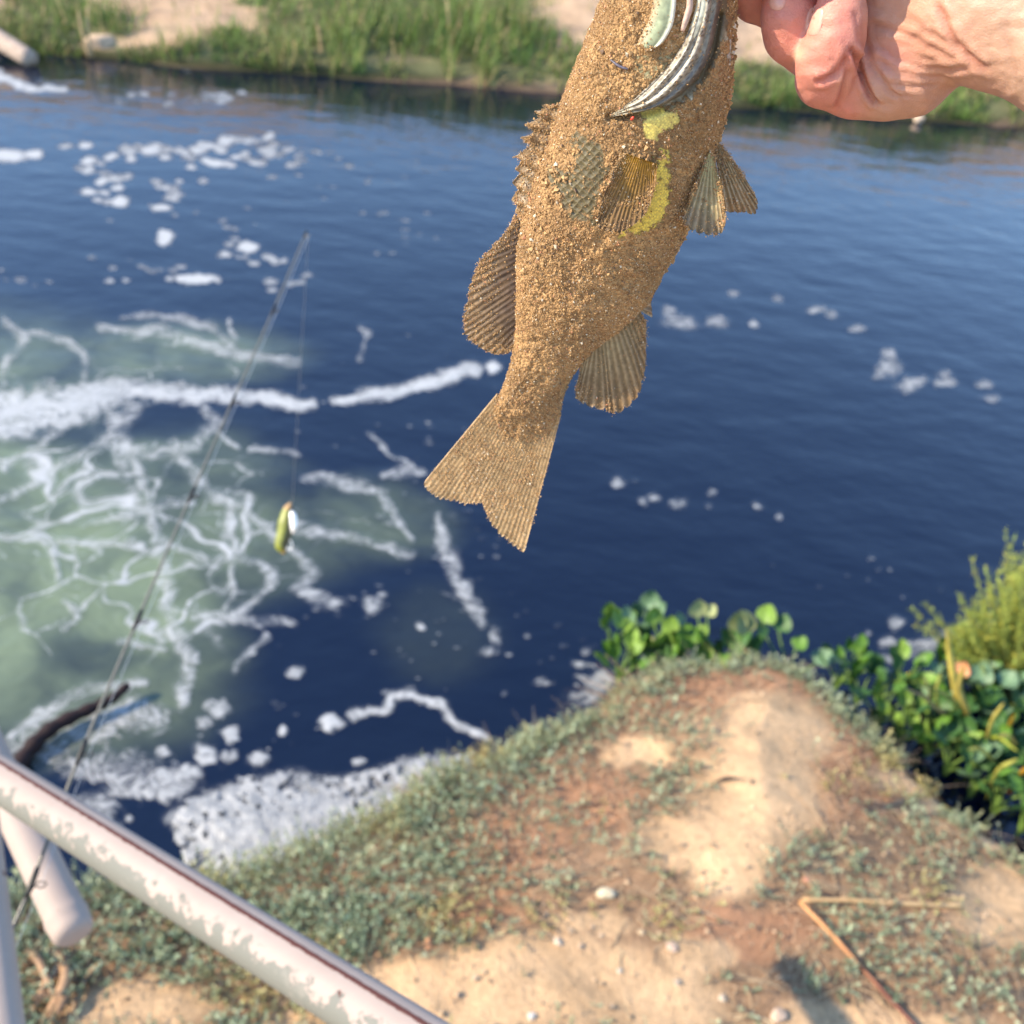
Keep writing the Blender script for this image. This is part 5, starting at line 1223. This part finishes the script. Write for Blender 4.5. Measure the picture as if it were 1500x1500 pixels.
# project on the field and find normals
def grad(P, e=.0006):
    g_ = np.stack([hand_sdf(P + np.eye(3)[i] * e) - hand_sdf(P - np.eye(3)[i] * e) for i in range(3)], -1); return unit(g_)
for _ in range(2):
    inner = (V[:, 0] < vx[-3]) & (V[:, 2] < vz[-3]); nn_ = grad(V); dd_ = hand_sdf(V); V = V - nn_ * (np.clip(dd_, -.001, .001) * inner)[:, None]
nn_ = grad(V)
hx, hy = to_px(V); facing = sstep(0.0, .3, (nn_ * unit(CAM - V)).sum(1))
jx = hx + 2.5 * (fbm(hx / 22, hy / 22, 151) - .5); jy = hy + 2.5 * (fbm(hx / 22, hy / 22, 152) - .5)
creases = [([(1245, 66), (1255, 90), (1264, 115), (1275, 140), (1288, 158)], 3.0, .0048), ([(1240, 92), (1238, 115), (1231, 140), (1220, 166)], 2.6, .0018), ([(1243, 70), (1236, 92), (1222, 110), (1204, 118), (1192, 118)], 3.0, .0026),
           ([(1262, 20), (1266, 60), (1275, 95), (1296, 125), (1320, 150)], 3, .0012), ([(1370, 0), (1385, 35), (1402, 66), (1425, 88), (1450, 106)], 4, .0022),
           ([(1280, 62), (1310, 84), (1350, 98), (1400, 102), (1430, 98)], 3, .0011), ([(1275, 80), (1310, 106), (1345, 112), (1395, 114)], 2.6, .0010), ([(1282, 106), (1305, 124), (1340, 128), (1380, 122)], 2.6, .0009), ([(1290, 126), (1310, 140), (1340, 142)], 2.4, .0009),
           ([(1268, 34), (1300, 42), (1330, 52), (1370, 74), (1400, 90)], 3.4, .0012), ([(1300, 70), (1340, 84), (1385, 92)], 2.6, .0007), ([(1320, 20), (1350, 40), (1385, 62), (1410, 80)], 4, .0008),
           ([(1300, 108), (1330, 116), (1372, 116)], 2, .0006), ([(1252, 10), (1256, 40), (1262, 70)], 2.4, .0010), ([(1470, 30), (1480, 80), (1490, 120)], 5, .0006), ([(1268, 60), (1285, 100), (1305, 135), (1330, 158)], 2.4, .0008),
           ([(1168, 62), (1180, 68), (1186, 72)], 2, .0004), ([(1186, 58), (1205, 62), (1230, 60)], 2, .0003)]
disp = np.zeros(len(V)); crm = np.zeros(len(V))
for pts, w_, dp in creases:
    d_, t_ = seg_dist(jx, jy, pts); e_ = sstep(0, .4, t_) * sstep(len(pts) - 1, len(pts) - 1.5, t_)
    e_ = np.where((t_ <= 0) | (t_ >= len(pts) - 1), 0, e_)
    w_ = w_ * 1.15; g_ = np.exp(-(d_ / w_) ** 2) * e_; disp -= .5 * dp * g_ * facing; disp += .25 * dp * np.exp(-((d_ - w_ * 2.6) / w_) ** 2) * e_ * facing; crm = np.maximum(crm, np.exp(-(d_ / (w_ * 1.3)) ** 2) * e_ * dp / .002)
disp += (fbm(hx / 26, hy / 14, 155) - .5) * .0016 * facing + (fbm(hx / 7, hy / 5, 156) - .5) * .00035 * facing
V = V + nn_ * disp[:, None]
pink = np.clip(sstep(1290, 1235, hx) + .6 * np.exp(-np.hypot((hx - 1310) / 30, (hy - 80) / 26) ** 2), 0, 1)[:, None] * (.75 + .5 * fbm(hx / 16, hy / 16, 157)[:, None]); pink = np.clip(pink, 0, 1)
wrist = sstep(1360, 1430, hx - hy * .6)[:, None]
c = np.array([.52, .285, .20]) * (1 - pink) + np.array([.60, .235, .18]) * pink
c = c * (1 - wrist) + np.array([.43, .265, .185]) * wrist
yel_ = np.exp(-np.hypot((hx - 1170) / 10, (hy - 80) / 12) ** 2)[:, None] * .5 + np.exp(-np.hypot((hx - 1235) / 14, (hy - 120) / 20) ** 2)[:, None] * .2; c = c * (1 - yel_) + np.array([.78, .55, .38]) * yel_
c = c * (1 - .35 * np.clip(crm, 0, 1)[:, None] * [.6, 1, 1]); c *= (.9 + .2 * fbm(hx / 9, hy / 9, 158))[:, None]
m_sk, nt, b, out = new_mat('skin'); N = NT(nt); v = N.obj(); nt.links.new(N.attr('tint', True), b.inputs['Base Color'])
b.inputs['Subsurface Weight'].default_value = .25; b.inputs['Subsurface Radius'].default_value = (.010, .004, .002); b.inputs['Subsurface Scale'].default_value = .35
nt.links.new(N.mapr(N.noise(v, 300, 4, .6), .3, .7, .38, .55), b.inputs['Roughness']); b.inputs['Specular IOR Level'].default_value = .4
ln_ = N.noise(N.scale(v, (1, 1, 2.4), (0, .3, 0)), 700, 5, .7); vv_ = N.voro(v, 1500, 'F1')
nt.links.new(N.bump(N.math('ADD', ln_, N.math('MULTIPLY', vv_, .4)), .45, .0005), b.inputs['Normal'])
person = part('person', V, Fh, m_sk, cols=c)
tag(person, 'bare forearm and closed fist gripping the fish by its jaw', 'person')
# nails lie on the finger surface
m_n, nt, b, out = new_mat('fingernail'); N = NT(nt); b.inputs['Roughness'].default_value = .25; nt.links.new(N.mix(N.mapr(N.noise(N.obj(), 250, 3), .3, .7), (.60, .30, .23), (.68, .38, .30)), b.inputs['Base Color']); b.inputs['Subsurface Weight'].default_value = .15; b.inputs['Subsurface Scale'].default_value = .2; b.inputs['Subsurface Radius'].default_value = (.01, .004, .002)
def nail(cx, cy, ax, ay, ang_, d0):
    n1_, n2_ = 22, 16; r_ = np.linspace(0, 1, n2_)[None]; a_ = np.linspace(0, 2 * np.pi, n1_, endpoint=False)[:, None]
    sx = np.sign(np.cos(a_)) * np.abs(np.cos(a_)) ** .75; sy = np.sign(np.sin(a_)) * np.abs(np.sin(a_)) ** .75
    X_ = ax * r_ * sx; Y_ = ay * r_ * sy; c_, s_ = math.cos(ang_), math.sin(ang_); PX = cx + X_ * c_ - Y_ * s_; PY = cy + X_ * s_ + Y_ * c_
    d_ = np.full(PX.shape, d0 + .02)
    P0 = on_y(PX, PY, YF - d0 - .02); rd_ = unit(P0 - CAM); t_ = np.zeros(PX.shape)
    for _ in range(60): t_ = t_ + np.clip(hand_sdf(P0 + rd_ * t_[..., None]), -.001, .01) * .9
    P = P0 + rd_ * t_[..., None]; n_n = grad(P.reshape(-1, 3)).reshape(P.shape); lift = .0004 * (1 - r_ ** 6) + .00005
    P = P + n_n * (lift + 0 * PX)[..., None]
    V_ = P.reshape(-1, 3); o = part('fingernail', V_, grid_faces(n1_, n2_), m_n, person); 
    k_ = [tuple(int(q) for q in ((i * n2_ + jq), (((i + 1) % n1_) * n2_ + jq), (((i + 1) % n1_) * n2_ + jq + 1), (i * n2_ + jq + 1))) for i in range(n1_) for jq in range(n2_ - 1)]
    o.data = make_mesh('fingernail', V_ , k_, m_n); return o
nail(1193, 30, 12, 22, .22, .030)
nail(1139, -2, 12, 17, .10, .015)
